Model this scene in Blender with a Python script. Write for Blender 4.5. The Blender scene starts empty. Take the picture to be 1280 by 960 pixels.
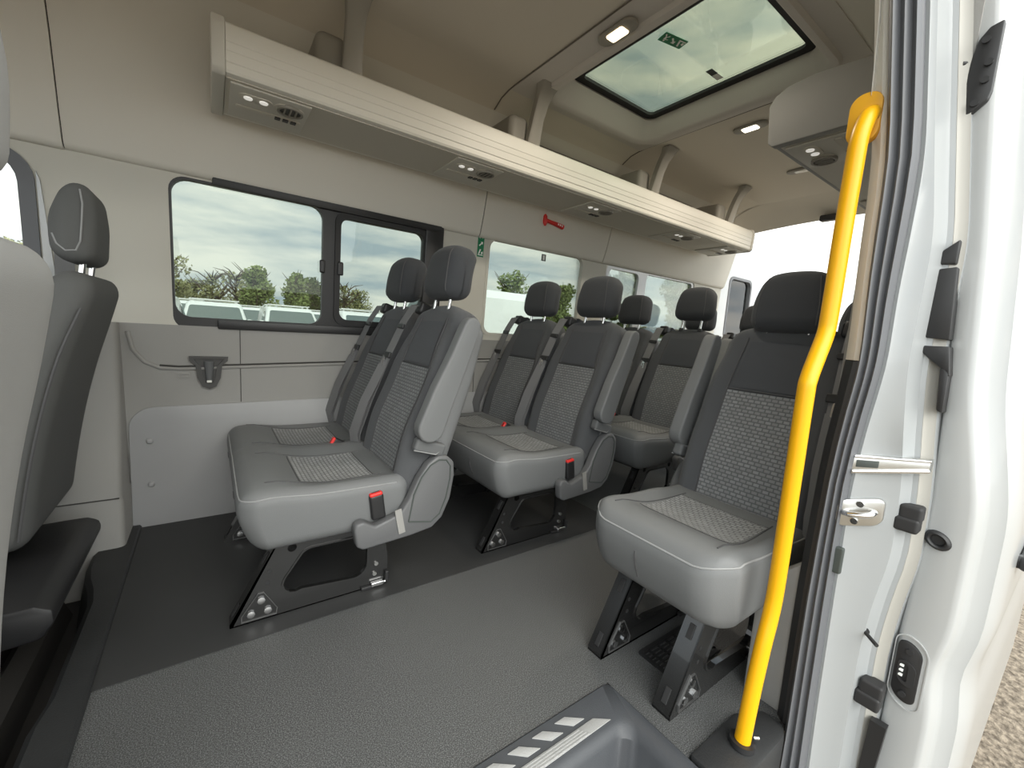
import bpy, bmesh, math, random
from mathutils import Vector, Matrix

random.seed(7)
SC = bpy.context.scene
COL = SC.collection

# ------------------------------------------------------------------ camera
EYE = 0.9
FPX, YAW, PITCH, ROLL = 524.33, math.radians(35.914), math.radians(7.267), math.radians(3.790)
fw = Vector((math.sin(YAW)*math.cos(PITCH), math.cos(YAW)*math.cos(PITCH), -math.sin(PITCH)))
rt = Vector((math.cos(YAW), -math.sin(YAW), 0))
up = rt.cross(fw)
rt2 = rt*math.cos(ROLL) + up*math.sin(ROLL)
up2 = up*math.cos(ROLL) - rt*math.sin(ROLL)
cd = bpy.data.cameras.new('camera')
cd.sensor_width = 36.0
cd.lens = FPX/1280*36.0
cd.clip_start = 0.02
cd.clip_end = 500
cam = bpy.data.objects.new('camera', cd)
m = Matrix((rt2, up2, -fw)).transposed().to_4x4()
m.translation = (0, 0, EYE)
cam.matrix_world = m
COL.objects.link(cam)
SC.camera = cam

# ------------------------------------------------------------------ world, sun, exposure
SC.view_settings.view_transform = 'Standard'
SC.view_settings.look = 'None'
SC.view_settings.gamma = 1.0
SC.view_settings.exposure = 0.95
SC.view_settings.use_curve_mapping = False
SC.cycles.max_bounces = 16
SC.cycles.diffuse_bounces = 10
SC.cycles.transparent_max_bounces = 16
SC.cycles.sample_clamp_indirect = 6.0
SC.cycles.use_denoising = True

W = bpy.data.worlds.new('overcast_sky')
SC.world = W
W.use_nodes = True
nt = W.node_tree
nt.nodes.clear()
wo = nt.nodes.new('ShaderNodeOutputWorld')
bg = nt.nodes.new('ShaderNodeBackground')
tc = nt.nodes.new('ShaderNodeTexCoord')
mp = nt.nodes.new('ShaderNodeMapping')
mp.inputs['Scale'].default_value = (1.3, 1.3, 6.5)
nz = nt.nodes.new('ShaderNodeTexNoise')
nz.inputs['Scale'].default_value = 2.6
nz.inputs['Detail'].default_value = 7
nz.inputs['Roughness'].default_value = 0.55
cr = nt.nodes.new('ShaderNodeValToRGB')
cr.color_ramp.elements[0].position = 0.38
cr.color_ramp.elements[0].color = (0.54, 0.63, 0.70, 1)
cr.color_ramp.elements[1].position = 0.62
cr.color_ramp.elements[1].color = (1.12, 1.10, 1.02, 1)
SKY = 1.6
bg.inputs['Strength'].default_value = SKY
nt.links.new(tc.outputs['Generated'], mp.inputs['Vector'])
nt.links.new(mp.outputs['Vector'], nz.inputs['Vector'])
nt.links.new(nz.outputs['Fac'], cr.inputs['Fac'])
# the overcast is brighter on the door side (-Y), where the hidden sun stands, than beyond the far windows
sp_ = nt.nodes.new('ShaderNodeSeparateXYZ')
mr_ = nt.nodes.new('ShaderNodeMapRange')
mr_.interpolation_type = 'SMOOTHSTEP'
mr_.inputs['From Min'].default_value = -0.6
mr_.inputs['From Max'].default_value = 0.85
mr_.inputs['To Min'].default_value = 1.15
mr_.inputs['To Max'].default_value = 0.52
vm_ = nt.nodes.new('ShaderNodeVectorMath')
vm_.operation = 'SCALE'
nt.links.new(tc.outputs['Generated'], sp_.inputs[0])
nt.links.new(sp_.outputs['Y'], mr_.inputs['Value'])
nt.links.new(cr.outputs['Color'], vm_.inputs[0])
nt.links.new(mr_.outputs[0], vm_.inputs['Scale'])
nt.links.new(vm_.outputs[0], bg.inputs['Color'])
nt.links.new(bg.outputs['Background'], wo.inputs['Surface'])

sd = bpy.data.lights.new('sun', 'SUN')
sd.energy = 1.2
sd.angle = math.radians(55)
sd.color = (1.0, 0.96, 0.88)
sun = bpy.data.objects.new('sun', sd)
sun.rotation_euler = Vector((0.12, 0.78, -0.60)).to_track_quat('-Z', 'Y').to_euler()
COL.objects.link(sun)

# ------------------------------------------------------------------ materials
def s2l(c):
    return tuple(((v/255)/12.92 if v/255 <= 0.04045 else ((v/255+0.055)/1.055)**2.4) for v in c)

def mat(name, col, rough=0.6, metal=0.0, bump=0.0, bscale=300.0, var=0.0, vscale=4.0, spec=0.5, emit=None, coat=0.0, sheen=0.0):
    m = bpy.data.materials.new(name)
    m.use_nodes = True
    n = m.node_tree
    p = n.nodes['Principled BSDF']
    p.inputs['Base Color'].default_value = (*col, 1)
    p.inputs['Roughness'].default_value = rough
    p.inputs['Metallic'].default_value = metal
    p.inputs['Specular IOR Level'].default_value = spec
    p.inputs['Coat Weight'].default_value = coat
    p.inputs['Sheen Weight'].default_value = sheen
    if emit:
        p.inputs['Emission Color'].default_value = (*emit[0], 1)
        p.inputs['Emission Strength'].default_value = emit[1]
    t = None
    if bump or var:
        t = n.nodes.new('ShaderNodeTexCoord')
    if var:
        z = n.nodes.new('ShaderNodeTexNoise')
        z.inputs['Scale'].default_value = vscale
        z.inputs['Detail'].default_value = 5
        mx = n.nodes.new('ShaderNodeMix')
        mx.data_type = 'RGBA'
        mx.inputs[6].default_value = (*[max(0, c*(1-var)) for c in col], 1)
        mx.inputs[7].default_value = (*[min(1, c*(1+var)) for c in col], 1)
        n.links.new(t.outputs['Object'], z.inputs['Vector'])
        n.links.new(z.outputs['Fac'], mx.inputs[0])
        n.links.new(mx.outputs[2], p.inputs['Base Color'])
    if bump:
        z = n.nodes.new('ShaderNodeTexNoise')
        z.inputs['Scale'].default_value = bscale
        z.inputs['Detail'].default_value = 3
        b = n.nodes.new('ShaderNodeBump')
        b.inputs['Strength'].default_value = bump
        b.inputs['Distance'].default_value = 0.002
        n.links.new(t.outputs['Object'], z.inputs['Vector'])
        n.links.new(z.outputs['Fac'], b.inputs['Height'])
        n.links.new(b.outputs['Normal'], p.inputs['Normal'])
    return m

def mat_glass(name, tint, refl=1.0):
    m = bpy.data.materials.new(name)
    m.use_nodes = True
    n = m.node_tree
    n.nodes.clear()
    o = n.nodes.new('ShaderNodeOutputMaterial')
    tr = n.nodes.new('ShaderNodeBsdfTransparent')
    tr.inputs['Color'].default_value = (*tint, 1)
    gl = n.nodes.new('ShaderNodeBsdfGlossy')
    gl.inputs['Roughness'].default_value = 0.02
    fr = n.nodes.new('ShaderNodeFresnel')
    fr.inputs['IOR'].default_value = 1.45
    ml = n.nodes.new('ShaderNodeMath')
    ml.operation = 'MULTIPLY'
    ml.inputs[1].default_value = refl
    mx = n.nodes.new('ShaderNodeMixShader')
    n.links.new(fr.outputs[0], ml.inputs[0])
    n.links.new(ml.outputs[0], mx.inputs[0])
    n.links.new(tr.outputs[0], mx.inputs[1])
    n.links.new(gl.outputs[0], mx.inputs[2])
    n.links.new(mx.outputs[0], o.inputs['Surface'])
    return m

def mat_pattern(name, light, dark, axes, bw=0.024, bh=0.017, rough=0.8):
    """woven insert: rows of short staggered dashes"""
    m = bpy.data.materials.new(name)
    m.use_nodes = True
    n = m.node_tree
    p = n.nodes['Principled BSDF']
    p.inputs['Roughness'].default_value = rough
    p.inputs['Specular IOR Level'].default_value = 0.3
    t = n.nodes.new('ShaderNodeTexCoord')
    sp = n.nodes.new('ShaderNodeSeparateXYZ')
    cb = n.nodes.new('ShaderNodeCombineXYZ')
    n.links.new(t.outputs['Object'], sp.inputs[0])
    n.links.new(sp.outputs[axes[0]], cb.inputs[0])
    n.links.new(sp.outputs[axes[1]], cb.inputs[1])
    br = n.nodes.new('ShaderNodeTexBrick')
    br.inputs['Scale'].default_value = 1.0
    br.inputs['Brick Width'].default_value = bw
    br.inputs['Row Height'].default_value = bh
    br.inputs['Mortar Size'].default_value = bh*0.27
    br.inputs['Mortar Smooth'].default_value = 0.9
    br.inputs['Color1'].default_value = (*light, 1)
    br.inputs['Color2'].default_value = (*[c*0.8 for c in light], 1)
    br.inputs['Mortar'].default_value = (*dark, 1)
    b = n.nodes.new('ShaderNodeBump')
    b.inputs['Strength'].default_value = 0.5
    b.inputs['Distance'].default_value = 0.003
    b.invert = True
    n.links.new(cb.outputs[0], br.inputs['Vector'])
    n.links.new(br.outputs['Color'], p.inputs['Base Color'])
    n.links.new(br.outputs['Fac'], b.inputs['Height'])
    n.links.new(b.outputs['Normal'], p.inputs['Normal'])
    return m

def mat_floor():
    m = bpy.data.materials.new('speckled_rubber')
    m.use_nodes = True
    n = m.node_tree
    p = n.nodes['Principled BSDF']
    p.inputs['Specular IOR Level'].default_value = 0.6
    t = n.nodes.new('ShaderNodeTexCoord')
    a = n.nodes.new('ShaderNodeTexNoise')
    a.inputs['Scale'].default_value = 420
    a.inputs['Detail'].default_value = 2
    r = n.nodes.new('ShaderNodeValToRGB')
    r.color_ramp.elements[0].position = 0.42
    r.color_ramp.elements[0].color = (0.038, 0.0395, 0.040, 1)
    r.color_ramp.elements[1].position = 0.72
    r.color_ramp.elements[1].color = (0.205, 0.21, 0.21, 1)
    c = n.nodes.new('ShaderNodeTexNoise')
    c.inputs['Scale'].default_value = 3.2
    c.inputs['Detail'].default_value = 6
    r2 = n.nodes.new('ShaderNodeMapRange')
    r2.inputs['From Min'].default_value = 0.3
    r2.inputs['From Max'].default_value = 0.7
    r2.inputs['To Min'].default_value = 0.40
    r2.inputs['To Max'].default_value = 0.58
    b = n.nodes.new('ShaderNodeBump')
    b.inputs['Strength'].default_value = 0.35
    b.inputs['Distance'].default_value = 0.002
    for z in (a, c):
        n.links.new(t.outputs['Object'], z.inputs['Vector'])
    n.links.new(a.outputs['Fac'], r.inputs['Fac'])
    n.links.new(r.outputs['Color'], p.inputs['Base Color'])
    n.links.new(c.outputs['Fac'], r2.inputs['Value'])
    n.links.new(r2.outputs[0], p.inputs['Roughness'])
    n.links.new(a.outputs['Fac'], b.inputs['Height'])
    n.links.new(b.outputs['Normal'], p.inputs['Normal'])
    return m

def mat_ground():
    m = bpy.data.materials.new('gravel_ground')
    m.use_nodes = True
    n = m.node_tree
    p = n.nodes['Principled BSDF']
    p.inputs['Roughness'].default_value = 0.95
    t = n.nodes.new('ShaderNodeTexCoord')
    a = n.nodes.new('ShaderNodeTexNoise')
    a.inputs['Scale'].default_value = 38
    a.inputs['Detail'].default_value = 5
    r = n.nodes.new('ShaderNodeValToRGB')
    r.color_ramp.elements[0].position = 0.35
    r.color_ramp.elements[0].color = (0.12, 0.095, 0.07, 1)
    r.color_ramp.elements[1].position = 0.65
    r.color_ramp.elements[1].color = (0.33, 0.275, 0.21, 1)
    b = n.nodes.new('ShaderNodeBump')
    b.inputs['Strength'].default_value = 0.8
    b.inputs['Distance'].default_value = 0.02
    n.links.new(t.outputs['Object'], a.inputs['Vector'])
    n.links.new(a.outputs['Fac'], r.inputs['Fac'])
    n.links.new(r.outputs['Color'], p.inputs['Base Color'])
    n.links.new(a.outputs['Fac'], b.inputs['Height'])
    n.links.new(b.outputs['Normal'], p.inputs['Normal'])
    return m

M = dict(
    headliner=mat('headliner_cloth', (0.64, 0.595, 0.515), 0.95, bump=0.15, bscale=500, spec=0.2),
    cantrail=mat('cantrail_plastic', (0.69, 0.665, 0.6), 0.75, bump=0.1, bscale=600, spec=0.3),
    pillar=mat('pillar_plastic', (0.56, 0.545, 0.485), 0.7, bump=0.1, bscale=600, spec=0.3),
    greytrim=mat('grey_side_trim', (0.29, 0.285, 0.27), 0.6, bump=0.25, bscale=700, spec=0.4),
    kick=mat('grey_kick_panel', (0.325, 0.328, 0.33), 0.5, bump=0.1, bscale=900, var=0.06, vscale=5, spec=0.4),
    darkgroove=mat('dark_gap', (0.05, 0.048, 0.045), 0.9),
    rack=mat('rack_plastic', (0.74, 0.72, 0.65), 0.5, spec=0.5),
    rackcap=mat('rack_end_plastic', (0.6, 0.58, 0.52), 0.55, spec=0.4),
    pocket=mat('pocket_shade_tint', (0.13, 0.12, 0.105), 0.9),
    rackunder=mat('rack_underside', (0.62, 0.59, 0.52), 0.7, spec=0.3),
    bracket=mat('bracket_plastic', (0.3, 0.285, 0.25), 0.55, spec=0.4),
    hatch=mat('hatch_surround_plastic', (0.58, 0.55, 0.51), 0.65, spec=0.35),
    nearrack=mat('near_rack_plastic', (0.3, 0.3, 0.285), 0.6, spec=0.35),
    black=mat('black_plastic', (0.018, 0.018, 0.019), 0.45, spec=0.5),
    blackmatt=mat('black_rubber', (0.022, 0.022, 0.023), 0.62, spec=0.45),
    seal=mat('seal_rubber', (0.12, 0.125, 0.135), 0.5, spec=0.5),
    dishedge=mat('worn_steel_edge', (0.16, 0.16, 0.16), 0.35, metal=0.6),
    steel=mat('black_painted_steel', (0.014, 0.014, 0.014), 0.22, spec=0.7, coat=0.4),
    chrome=mat('chrome', (0.78, 0.78, 0.78), 0.18, metal=1.0),
    alu=mat('aluminium', (0.62, 0.62, 0.60), 0.32, metal=1.0),
    fabric=mat('charcoal_fabric', (0.076, 0.079, 0.084), 0.9, bump=0.5, bscale=900, spec=0.25, sheen=0.12),
    fabrichead=mat('headrest_fabric', (0.052, 0.055, 0.06), 0.9, bump=0.5, bscale=900, spec=0.25, sheen=0.1),
    fabricdark=mat('driver_seat_fabric', (0.11, 0.112, 0.11), 0.9, bump=0.5, bscale=900, spec=0.25),
    seamshade=mat('panel_joint', (0.16, 0.145, 0.12), 0.9),
    fabric2=mat('dark_upper_fabric', (0.066, 0.07, 0.077), 0.9, bump=0.5, bscale=900, spec=0.2, sheen=0.1),
    vinyl=mat('grey_vinyl', (0.156, 0.161, 0.163), 0.55, bump=0.2, bscale=500, spec=0.4),
    vinyl_dark=mat('dark_vinyl', (0.115, 0.119, 0.121), 0.58, bump=0.2, bscale=500, spec=0.4),
    cover=mat('recliner_cover_plastic', (0.115, 0.117, 0.12), 0.45, bump=0.15, bscale=700, spec=0.5),
    stitch=mat('stitching', (0.27, 0.275, 0.275), 0.8),
    stitchdark=mat('seam_piping', (0.07, 0.07, 0.072), 0.7),
    greyseat=mat('grey_seat_cloth', (0.32, 0.32, 0.312), 0.8, bump=0.3, bscale=900, spec=0.3),
    webbing=mat('seat_belt_webbing', (0.15, 0.151, 0.153), 0.6, bump=0.4, bscale=500),
    red=mat('red_plastic', (0.72, 0.035, 0.03), 0.4),
    yellow=mat('yellow_paint', (0.8, 0.4, 0.003), 0.35, spec=0.4),
    yellowflange=mat('yellow_flange', (0.80, 0.40, 0.02), 0.45),
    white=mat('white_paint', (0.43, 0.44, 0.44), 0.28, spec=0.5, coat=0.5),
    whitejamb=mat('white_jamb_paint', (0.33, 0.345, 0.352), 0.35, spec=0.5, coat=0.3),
    cream=mat('seam_sealer', (0.36, 0.35, 0.32), 0.5),
    green=mat('green_sign', (0.010, 0.20, 0.085), 0.5),
    signwhite=mat('sign_white', (0.85, 0.88, 0.85), 0.5),
    labelgrey=mat('label_grey', (0.05, 0.06, 0.055), 0.6),
    labelwhite=mat('label_white', (0.75, 0.75, 0.70), 0.6),
    lens=mat('lamp_lens', (0.85, 0.85, 0.82), 0.15, spec=0.8, coat=0.5),
    readlens=mat('reading_lamp_lens', (0.9, 0.9, 0.88), 0.15, emit=((1.0, 0.97, 0.9), 0.22)),  # weak glow imitates light reflected off the lens
    warmlens=mat('lit_warm_lens', (0.9, 0.8, 0.6), 0.3, emit=((1.0, 0.78, 0.48), 2.2)),
    coollens=mat('lit_white_lens', (0.9, 0.9, 0.85), 0.3, emit=((1.0, 0.93, 0.75), 2.0)),
    step=mat('step_plastic', (0.052, 0.056, 0.063), 0.48, bump=0.3, bscale=500, var=0.15, vscale=9, spec=0.5),
    grip=mat('grip_ribs', (0.36, 0.36, 0.355), 0.6, bump=0.6, bscale=260),
    sill=mat('sill_plastic', (0.026, 0.027, 0.028), 0.5, bump=0.3, bscale=300, var=0.25, vscale=12, spec=0.5),
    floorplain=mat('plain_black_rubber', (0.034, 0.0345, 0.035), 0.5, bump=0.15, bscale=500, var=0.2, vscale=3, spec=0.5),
    floorlow=mat('lower_floor', (0.022, 0.020, 0.018), 0.7),
    glass=mat_glass('tinted_glass', (0.625, 0.665, 0.635), 0.7),
    glassroof=mat_glass('tinted_roof_glass', (0.655, 0.69, 0.60), 0.6),
    glassclear=mat_glass('clear_glass', (0.90, 0.92, 0.91), 1.0),
    floor=mat_floor(), ground=mat_ground(),
    patback=mat_pattern('patterned_back_fabric', (0.235, 0.243, 0.247), (0.115, 0.119, 0.122), (1, 2), 0.020, 0.0125),
    patseat=mat_pattern('patterned_seat_fabric', (0.34, 0.345, 0.345), (0.15, 0.153, 0.154), (1, 0), 0.020, 0.0125),
    carglass=mat('car_glass', (0.10, 0.13, 0.13), 0.08, spec=0.8),
    vanwhite=mat('van_white', (0.78, 0.79, 0.79), 0.3, coat=0.4),
    tail=mat('tail_light_red', (0.6, 0.02, 0.02), 0.3),
    tyre=mat('tyre', (0.02, 0.02, 0.02), 0.8),
    bark=mat('bark', (0.09, 0.065, 0.045), 0.9),
    leafa=mat('leaf_green', (0.16, 0.2, 0.06), 0.8, var=0.5, vscale=0.6),
    leafb=mat('leaf_olive', (0.22, 0.22, 0.1), 0.8, var=0.4, vscale=0.6),
    leafc=mat('leaf_bright', (0.17, 0.26, 0.045), 0.8, var=0.4, vscale=0.6),
    building=mat('pale_cladding', (0.45, 0.46, 0.47), 0.8),
)

# ------------------------------------------------------------------ mesh helpers
def put(name, bm, material, parent=None, smooth=True, angle=40, loc=None, rot=None):
    bmesh.ops.recalc_face_normals(bm, faces=bm.faces[:])
    me = bpy.data.meshes.new(name)
    bm.to_mesh(me)
    bm.free()
    me.materials.append(material)
    if smooth:
        me.polygons.foreach_set('use_smooth', [True]*len(me.polygons))
        me.set_sharp_from_angle(angle=math.radians(angle))
    o = bpy.data.objects.new(name, me)
    COL.objects.link(o)
    if parent is not None:
        o.parent = parent
    if loc:
        o.location = loc
    if rot:
        o.rotation_euler = rot
    return o

def tag(o, label=None, cat=None, group=None, kind=None):
    if label: o['label'] = label
    if cat: o['category'] = cat
    if group: o['group'] = group
    if kind: o['kind'] = kind
    return o

def empty(name, loc=(0, 0, 0), rot=(0, 0, 0)):
    o = bpy.data.objects.new(name, None)
    o.empty_display_size = 0.05
    o.location = loc
    o.rotation_euler = rot
    COL.objects.link(o)
    return o

def struct(name, bm, material, label=None, parent=None, **k):
    o = put(name, bm, material, parent, **k)
    if parent is None:
        tag(o, label, None, None, 'structure')
    return o

def B():
    return bmesh.new()

def face(bm, vs):
    try:
        return bm.faces.new(vs)
    except ValueError:
        return None

def box(bm, c, s, M4=None):
    h = [v/2 for v in s]
    vs = []
    for x in (-1, 1):
        for y in (-1, 1):
            for z in (-1, 1):
                p = Vector((c[0]+x*h[0], c[1]+y*h[1], c[2]+z*h[2]))
                vs.append(bm.verts.new(M4 @ p if M4 else p))
    for f in ((0,1,3,2),(4,6,7,5),(0,4,5,1),(2,3,7,6),(0,2,6,4),(1,5,7,3)):
        face(bm, [vs[i] for i in f])

def rbox(bm, c, h, r, n=(4, 4, 4), deform=None, k=3, M4=None):
    """rounded box: centre c, half sizes h, corner radius r"""
    r = min(r, min(h)*0.999)
    co = []
    for a in range(3):
        L = h[a]-r
        xs = [-h[a] + r*(1-math.cos(i/k*math.pi/2)) for i in range(k)]
        xs = [-L - r*math.tan((1-i/k)*math.pi/4) for i in range(k)]
        xs += [-L + 2*L*i/n[a] for i in range(n[a]+1)]
        xs += [L + r*math.tan((i+1)/k*math.pi/4) for i in range(k)]
        co.append(xs)
    cache = {}
    def V(p):
        key = tuple(round(v, 6) for v in p)
        if key in cache:
            return cache[key]
        q = [max(-(h[a]-r), min(h[a]-r, p[a])) for a in range(3)]
        d = Vector([p[a]-q[a] for a in range(3)])
        if d.length > 1e-9:
            d = d.normalized()*r
        w = Vector(q)+d
        w = Vector((w.x+c[0], w.y+c[1], w.z+c[2]))
        if deform:
            w = Vector(deform(w.x, w.y, w.z))
        if M4:
            w = M4 @ w
        cache[key] = bm.verts.new(w)
        return cache[key]
    for a in range(3):
        u, v = (a+1) % 3, (a+2) % 3
        for s in (-1, 1):
            for i in range(len(co[u])-1):
                for j in range(len(co[v])-1):
                    ps = []
                    for (ii, jj) in ((i, j), (i+1, j), (i+1, j+1), (i, j+1)):
                        p = [0, 0, 0]
                        p[a] = s*h[a]
                        p[u] = co[u][ii]
                        p[v] = co[v][jj]
                        ps.append(V(p))
                    if len(set(ps)) >= 3:
                        face(bm, ps)

def loft(bm, rings, closed=True, caps=True):
    vr = [[bm.verts.new(p) for p in r] for r in rings]
    n = len(vr[0])
    for a, b in zip(vr, vr[1:]):
        for i in range(n if closed else n-1):
            j = (i+1) % n
            face(bm, (a[i], a[j], b[j], b[i]))
    if closed and caps:
        face(bm, vr[0][::-1])
        face(bm, vr[-1])
    return vr

def tube(bm, pts, r, n=10, flat=None):
    pts = [Vector(p) for p in pts]
    rings = []
    T0 = (pts[1]-pts[0]).normalized()
    N = T0.orthogonal().normalized()
    for i, p in enumerate(pts):
        T = (pts[min(i+1, len(pts)-1)]-pts[max(i-1, 0)]).normalized()
        N = (N - T*N.dot(T)).normalized()
        Bn = T.cross(N)
        rr = r[i] if isinstance(r, (list, tuple)) else r
        rings.append([p + N*math.cos(2*math.pi*k/n)*rr + Bn*math.sin(2*math.pi*k/n)*rr for k in range(n)])
    loft(bm, rings)

def strap(bm, pts, wdir, w, t):
    """flat band along pts, width along wdir"""
    pts = [Vector(p) for p in pts]
    wd = Vector(wdir).normalized()
    rings = []
    for i, p in enumerate(pts):
        T = (pts[min(i+1, len(pts)-1)]-pts[max(i-1, 0)]).normalized()
        N = T.cross(wd).normalized()
        rings.append([p+wd*w/2+N*t/2, p-wd*w/2+N*t/2, p-wd*w/2-N*t/2, p+wd*w/2-N*t/2])
    loft(bm, rings)

def prism(bm, poly, f, d0, d1, bev=0.0, seg=2):
    """poly in (u,v) extruded between depths, f(u,v,d)->xyz"""
    b2 = bmesh.new()
    a = [b2.verts.new(f(u, v, d0)) for u, v in poly]
    b = [b2.verts.new(f(u, v, d1)) for u, v in poly]
    n = len(poly)
    face(b2, a[::-1])
    face(b2, b)
    for i in range(n):
        j = (i+1) % n
        face(b2, (a[i], a[j], b[j], b[i]))
    bmesh.ops.recalc_face_normals(b2, faces=b2.faces[:])
    if bev:
        es = [e for e in b2.edges if len(e.link_faces) == 2 and e.calc_face_angle(0) > math.radians(25)]
        bmesh.ops.bevel(b2, geom=es, offset=bev, segments=seg, profile=0.5, affect='EDGES', clamp_overlap=True)
    join(bm, b2)

def join(bm, b2):
    mp_ = {}
    for v in b2.verts:
        mp_[v] = bm.verts.new(v.co)
    for f in b2.faces:
        face(bm, [mp_[v] for v in f.verts])
    b2.free()

def rr(u0, v0, u1, v1, r, n=6):
    """rounded rectangle loop"""
    pts = []
    for (cx, cy, a0) in ((u1-r, v1-r, 0), (u0+r, v1-r, 90), (u0+r, v0+r, 180), (u1-r, v0+r, 270)):
        for i in range(n+1):
            a = math.radians(a0+90*i/n)
            pts.append((cx+r*math.cos(a), cy+r*math.sin(a)))
    return pts

def plate(bm, outer, holes, f, d0, d1):
    """flat plate with holes, thickness from d0 to d1 along f's third axis"""
    b2 = bmesh.new()
    loops = []
    k = 0
    for lp in [outer]+list(holes):
        vs = [b2.verts.new((u, v, 0)) for u, v in lp]
        loops.append(list(range(k, k+len(lp))))
        k += len(lp)
        for i in range(len(vs)):
            b2.edges.new((vs[i], vs[(i+1) % len(vs)]))
    b2.verts.index_update()
    pts = [p for lp in [outer]+list(holes) for p in lp]
    bmesh.ops.triangle_fill(b2, use_beauty=True, use_dissolve=False, edges=b2.edges[:])
    tris = [[v.index for v in fc.verts] for fc in b2.faces]
    b2.free()
    lay = []
    for d in (d0, d1):
        vs = [bm.verts.new(f(u, v, d)) for u, v in pts]
        lay.append(vs)
        for t in tris:
            face(bm, [vs[i] for i in t])
    for lp in loops:
        for i, j in zip(lp, lp[1:]+lp[:1]):
            face(bm, (lay[0][i], lay[0][j], lay[1][j], lay[1][i]))

def ring(bm, outer, inner, f, d0, d1):
    """frame between two loops of equal count"""
    rings = []
    for lp, d in ((outer, d0), (outer, d1), (inner, d1), (inner, d0)):
        rings.append([f(u, v, d) for u, v in lp])
    vr = [[bm.verts.new(p) for p in r] for r in rings]
    n = len(outer)
    for k in range(4):
        a, b = vr[k], vr[(k+1) % 4]
        for i in range(n):
            j = (i+1) % n
            face(bm, (a[i], a[j], b[j], b[i]))

def cyl(bm, p0, p1, r, n=16):
    tube(bm, [p0, p1], r, n)

def grid(bm, us, vs, f):
    vv = [[bm.verts.new(f(u, v)) for v in vs] for u in us]
    for i in range(len(us)-1):
        for j in range(len(vs)-1):
            face(bm, (vv[i][j], vv[i+1][j], vv[i+1][j+1], vv[i][j+1]))

def lin(a, b, n):
    return [a+(b-a)*i/n for i in range(n+1)]

def interp(x, tab):
    if x <= tab[0][0]: return tab[0][1]
    for (a, va), (b, vb) in zip(tab, tab[1:]):
        if x <= b:
            return va+(vb-va)*(x-a)/(b-a)
    return tab[-1][1]

def copy_tree(o, parent=None):
    c = o.copy()
    COL.objects.link(c)
    if parent is not None:
        c.parent = parent
    for ch in list(o.children):
        copy_tree(ch, c)
    return c

XZ = lambda y0: (lambda u, v, d: (u, y0+d, v))
XY = lambda z0: (lambda u, v, d: (u, v, z0+d))
YZ = lambda x0: (lambda u, v, d: (x0+d, u, v))

# ================================================================== the setting
XF, XR = -1.6, 3.95           # front and rear ends of the cabin
# ground outside
bm = B()
grid(bm, lin(-60, 90, 6), lin(-30, 110, 6), lambda u, v: (u, v, -0.66))
struct('ground', bm, M['ground'], 'tan gravel ground of the parking lot outside', smooth=False)

# floor with the notch for the step well
bm = B()
poly = [(-0.245, 0.632), (0.83, 0.632), (0.83, 0.40), (1.03, 0.40), (1.10, 0.36), (1.14, 0.30), (XR, 0.30), (XR, 2.22), (-0.245, 2.22)]
prism(bm, poly, XY(0), -0.03, 0.0)
fl0 = struct('floor', bm, M['floor'], 'black speckled rubber floor of the passenger cabin', smooth=False)
bm = B()
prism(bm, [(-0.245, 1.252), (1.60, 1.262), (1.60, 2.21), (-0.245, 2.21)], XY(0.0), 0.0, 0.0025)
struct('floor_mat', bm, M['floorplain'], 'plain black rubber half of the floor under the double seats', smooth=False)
bm = B()
box(bm, (-0.98, 1.26, -0.17), (1.30, 1.96, 0.03))
struct('floor_front', bm, M['floorlow'], 'dark lower floor behind the front seats', smooth=False)

# raised sill along the front edge of the floor
bm = B()
rings = []
for y in lin(0.32, 2.19, 24):
    w = 0.075 + (0.03 if y > 1.75 else 0.0)*min(1, max(0, (y-1.75)/0.08)) - (0.012 if 1.2 < y < 1.7 else 0)
    x1 = -0.245
    x0 = x1 - w
    rings.append([(x0-0.035, y, -0.155), (x0-0.008, y, 0.000), (x0+0.006, y, 0.014), (x1-0.006, y, 0.015), (x1, y, 0.009), (x1+0.004, y, -0.02), (x1, y, -0.155)])
loft(bm, rings)
struct('trim_2', bm, M['sill'], 'scuffed black plastic sill strip along the floor edge behind the front seats', angle=30)
bm = B()
rings = [[(-0.52, y, -0.155), (-0.47, y, -0.10), (-0.42, y, -0.10), (-0.40, y, -0.155)] for y in lin(0.4, 1.9, 4)]
loft(bm, rings)
struct('trim_3', bm, M['floorlow'], 'dark ridge on the lower floor behind the front seats', angle=30)

# ---- far side wall (the driver side), lower grey trim
bm = B()
prism(bm, [(-0.30, -0.05), (XR, -0.05), (XR, 0.832), (-0.30, 0.832)], XZ(2.2), 0.0, 0.06)
wr = struct('wall_right', bm, M['greytrim'], 'grey plastic side wall trim below the side windows', smooth=False)
bm = B()
o = [(-0.272, 0.0), (XR, 0.0), (XR, 0.52), (0.45, 0.507)] + [(-0.19, 0.497)]
for i in range(1, 8):
    a = math.radians(90+90*i/7)
    o.append((-0.19+0.082*math.cos(a), 0.415+0.082*math.sin(a)))
prism(bm, o, lambda u, v, d: (u, 2.193-0.02*(1-v/0.5)+d, v), 0.0, 0.03, bev=0.003)
kick = struct('wall_right_kick', bm, M['kick'], 'flat grey kick panel below the wall trim', parent=wr, angle=30)
for z in (0.36, 0.18):
    bm = B()
    rbox(bm, (-0.209, 2.183-0.02*(1-z/0.5)+0.006, z), (0.011, 0.009, 0.011), 0.0085, n=(2, 1, 2))
    put('button', bm, M['kick'], kick)
bm = B()
path = [(-0.262, 2.2, 0.80), (-0.25, 2.2, 0.73), (-0.215, 2.2, 0.68), (-0.17, 2.2, 0.657), (-0.11, 2.2, 0.652), (0.3, 2.2, 0.669), (0.9, 2.2, 0.692), (2.0, 2.2, 0.72), (3.9, 2.2, 0.76)]
tube(bm, path, 0.008, 8)
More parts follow.
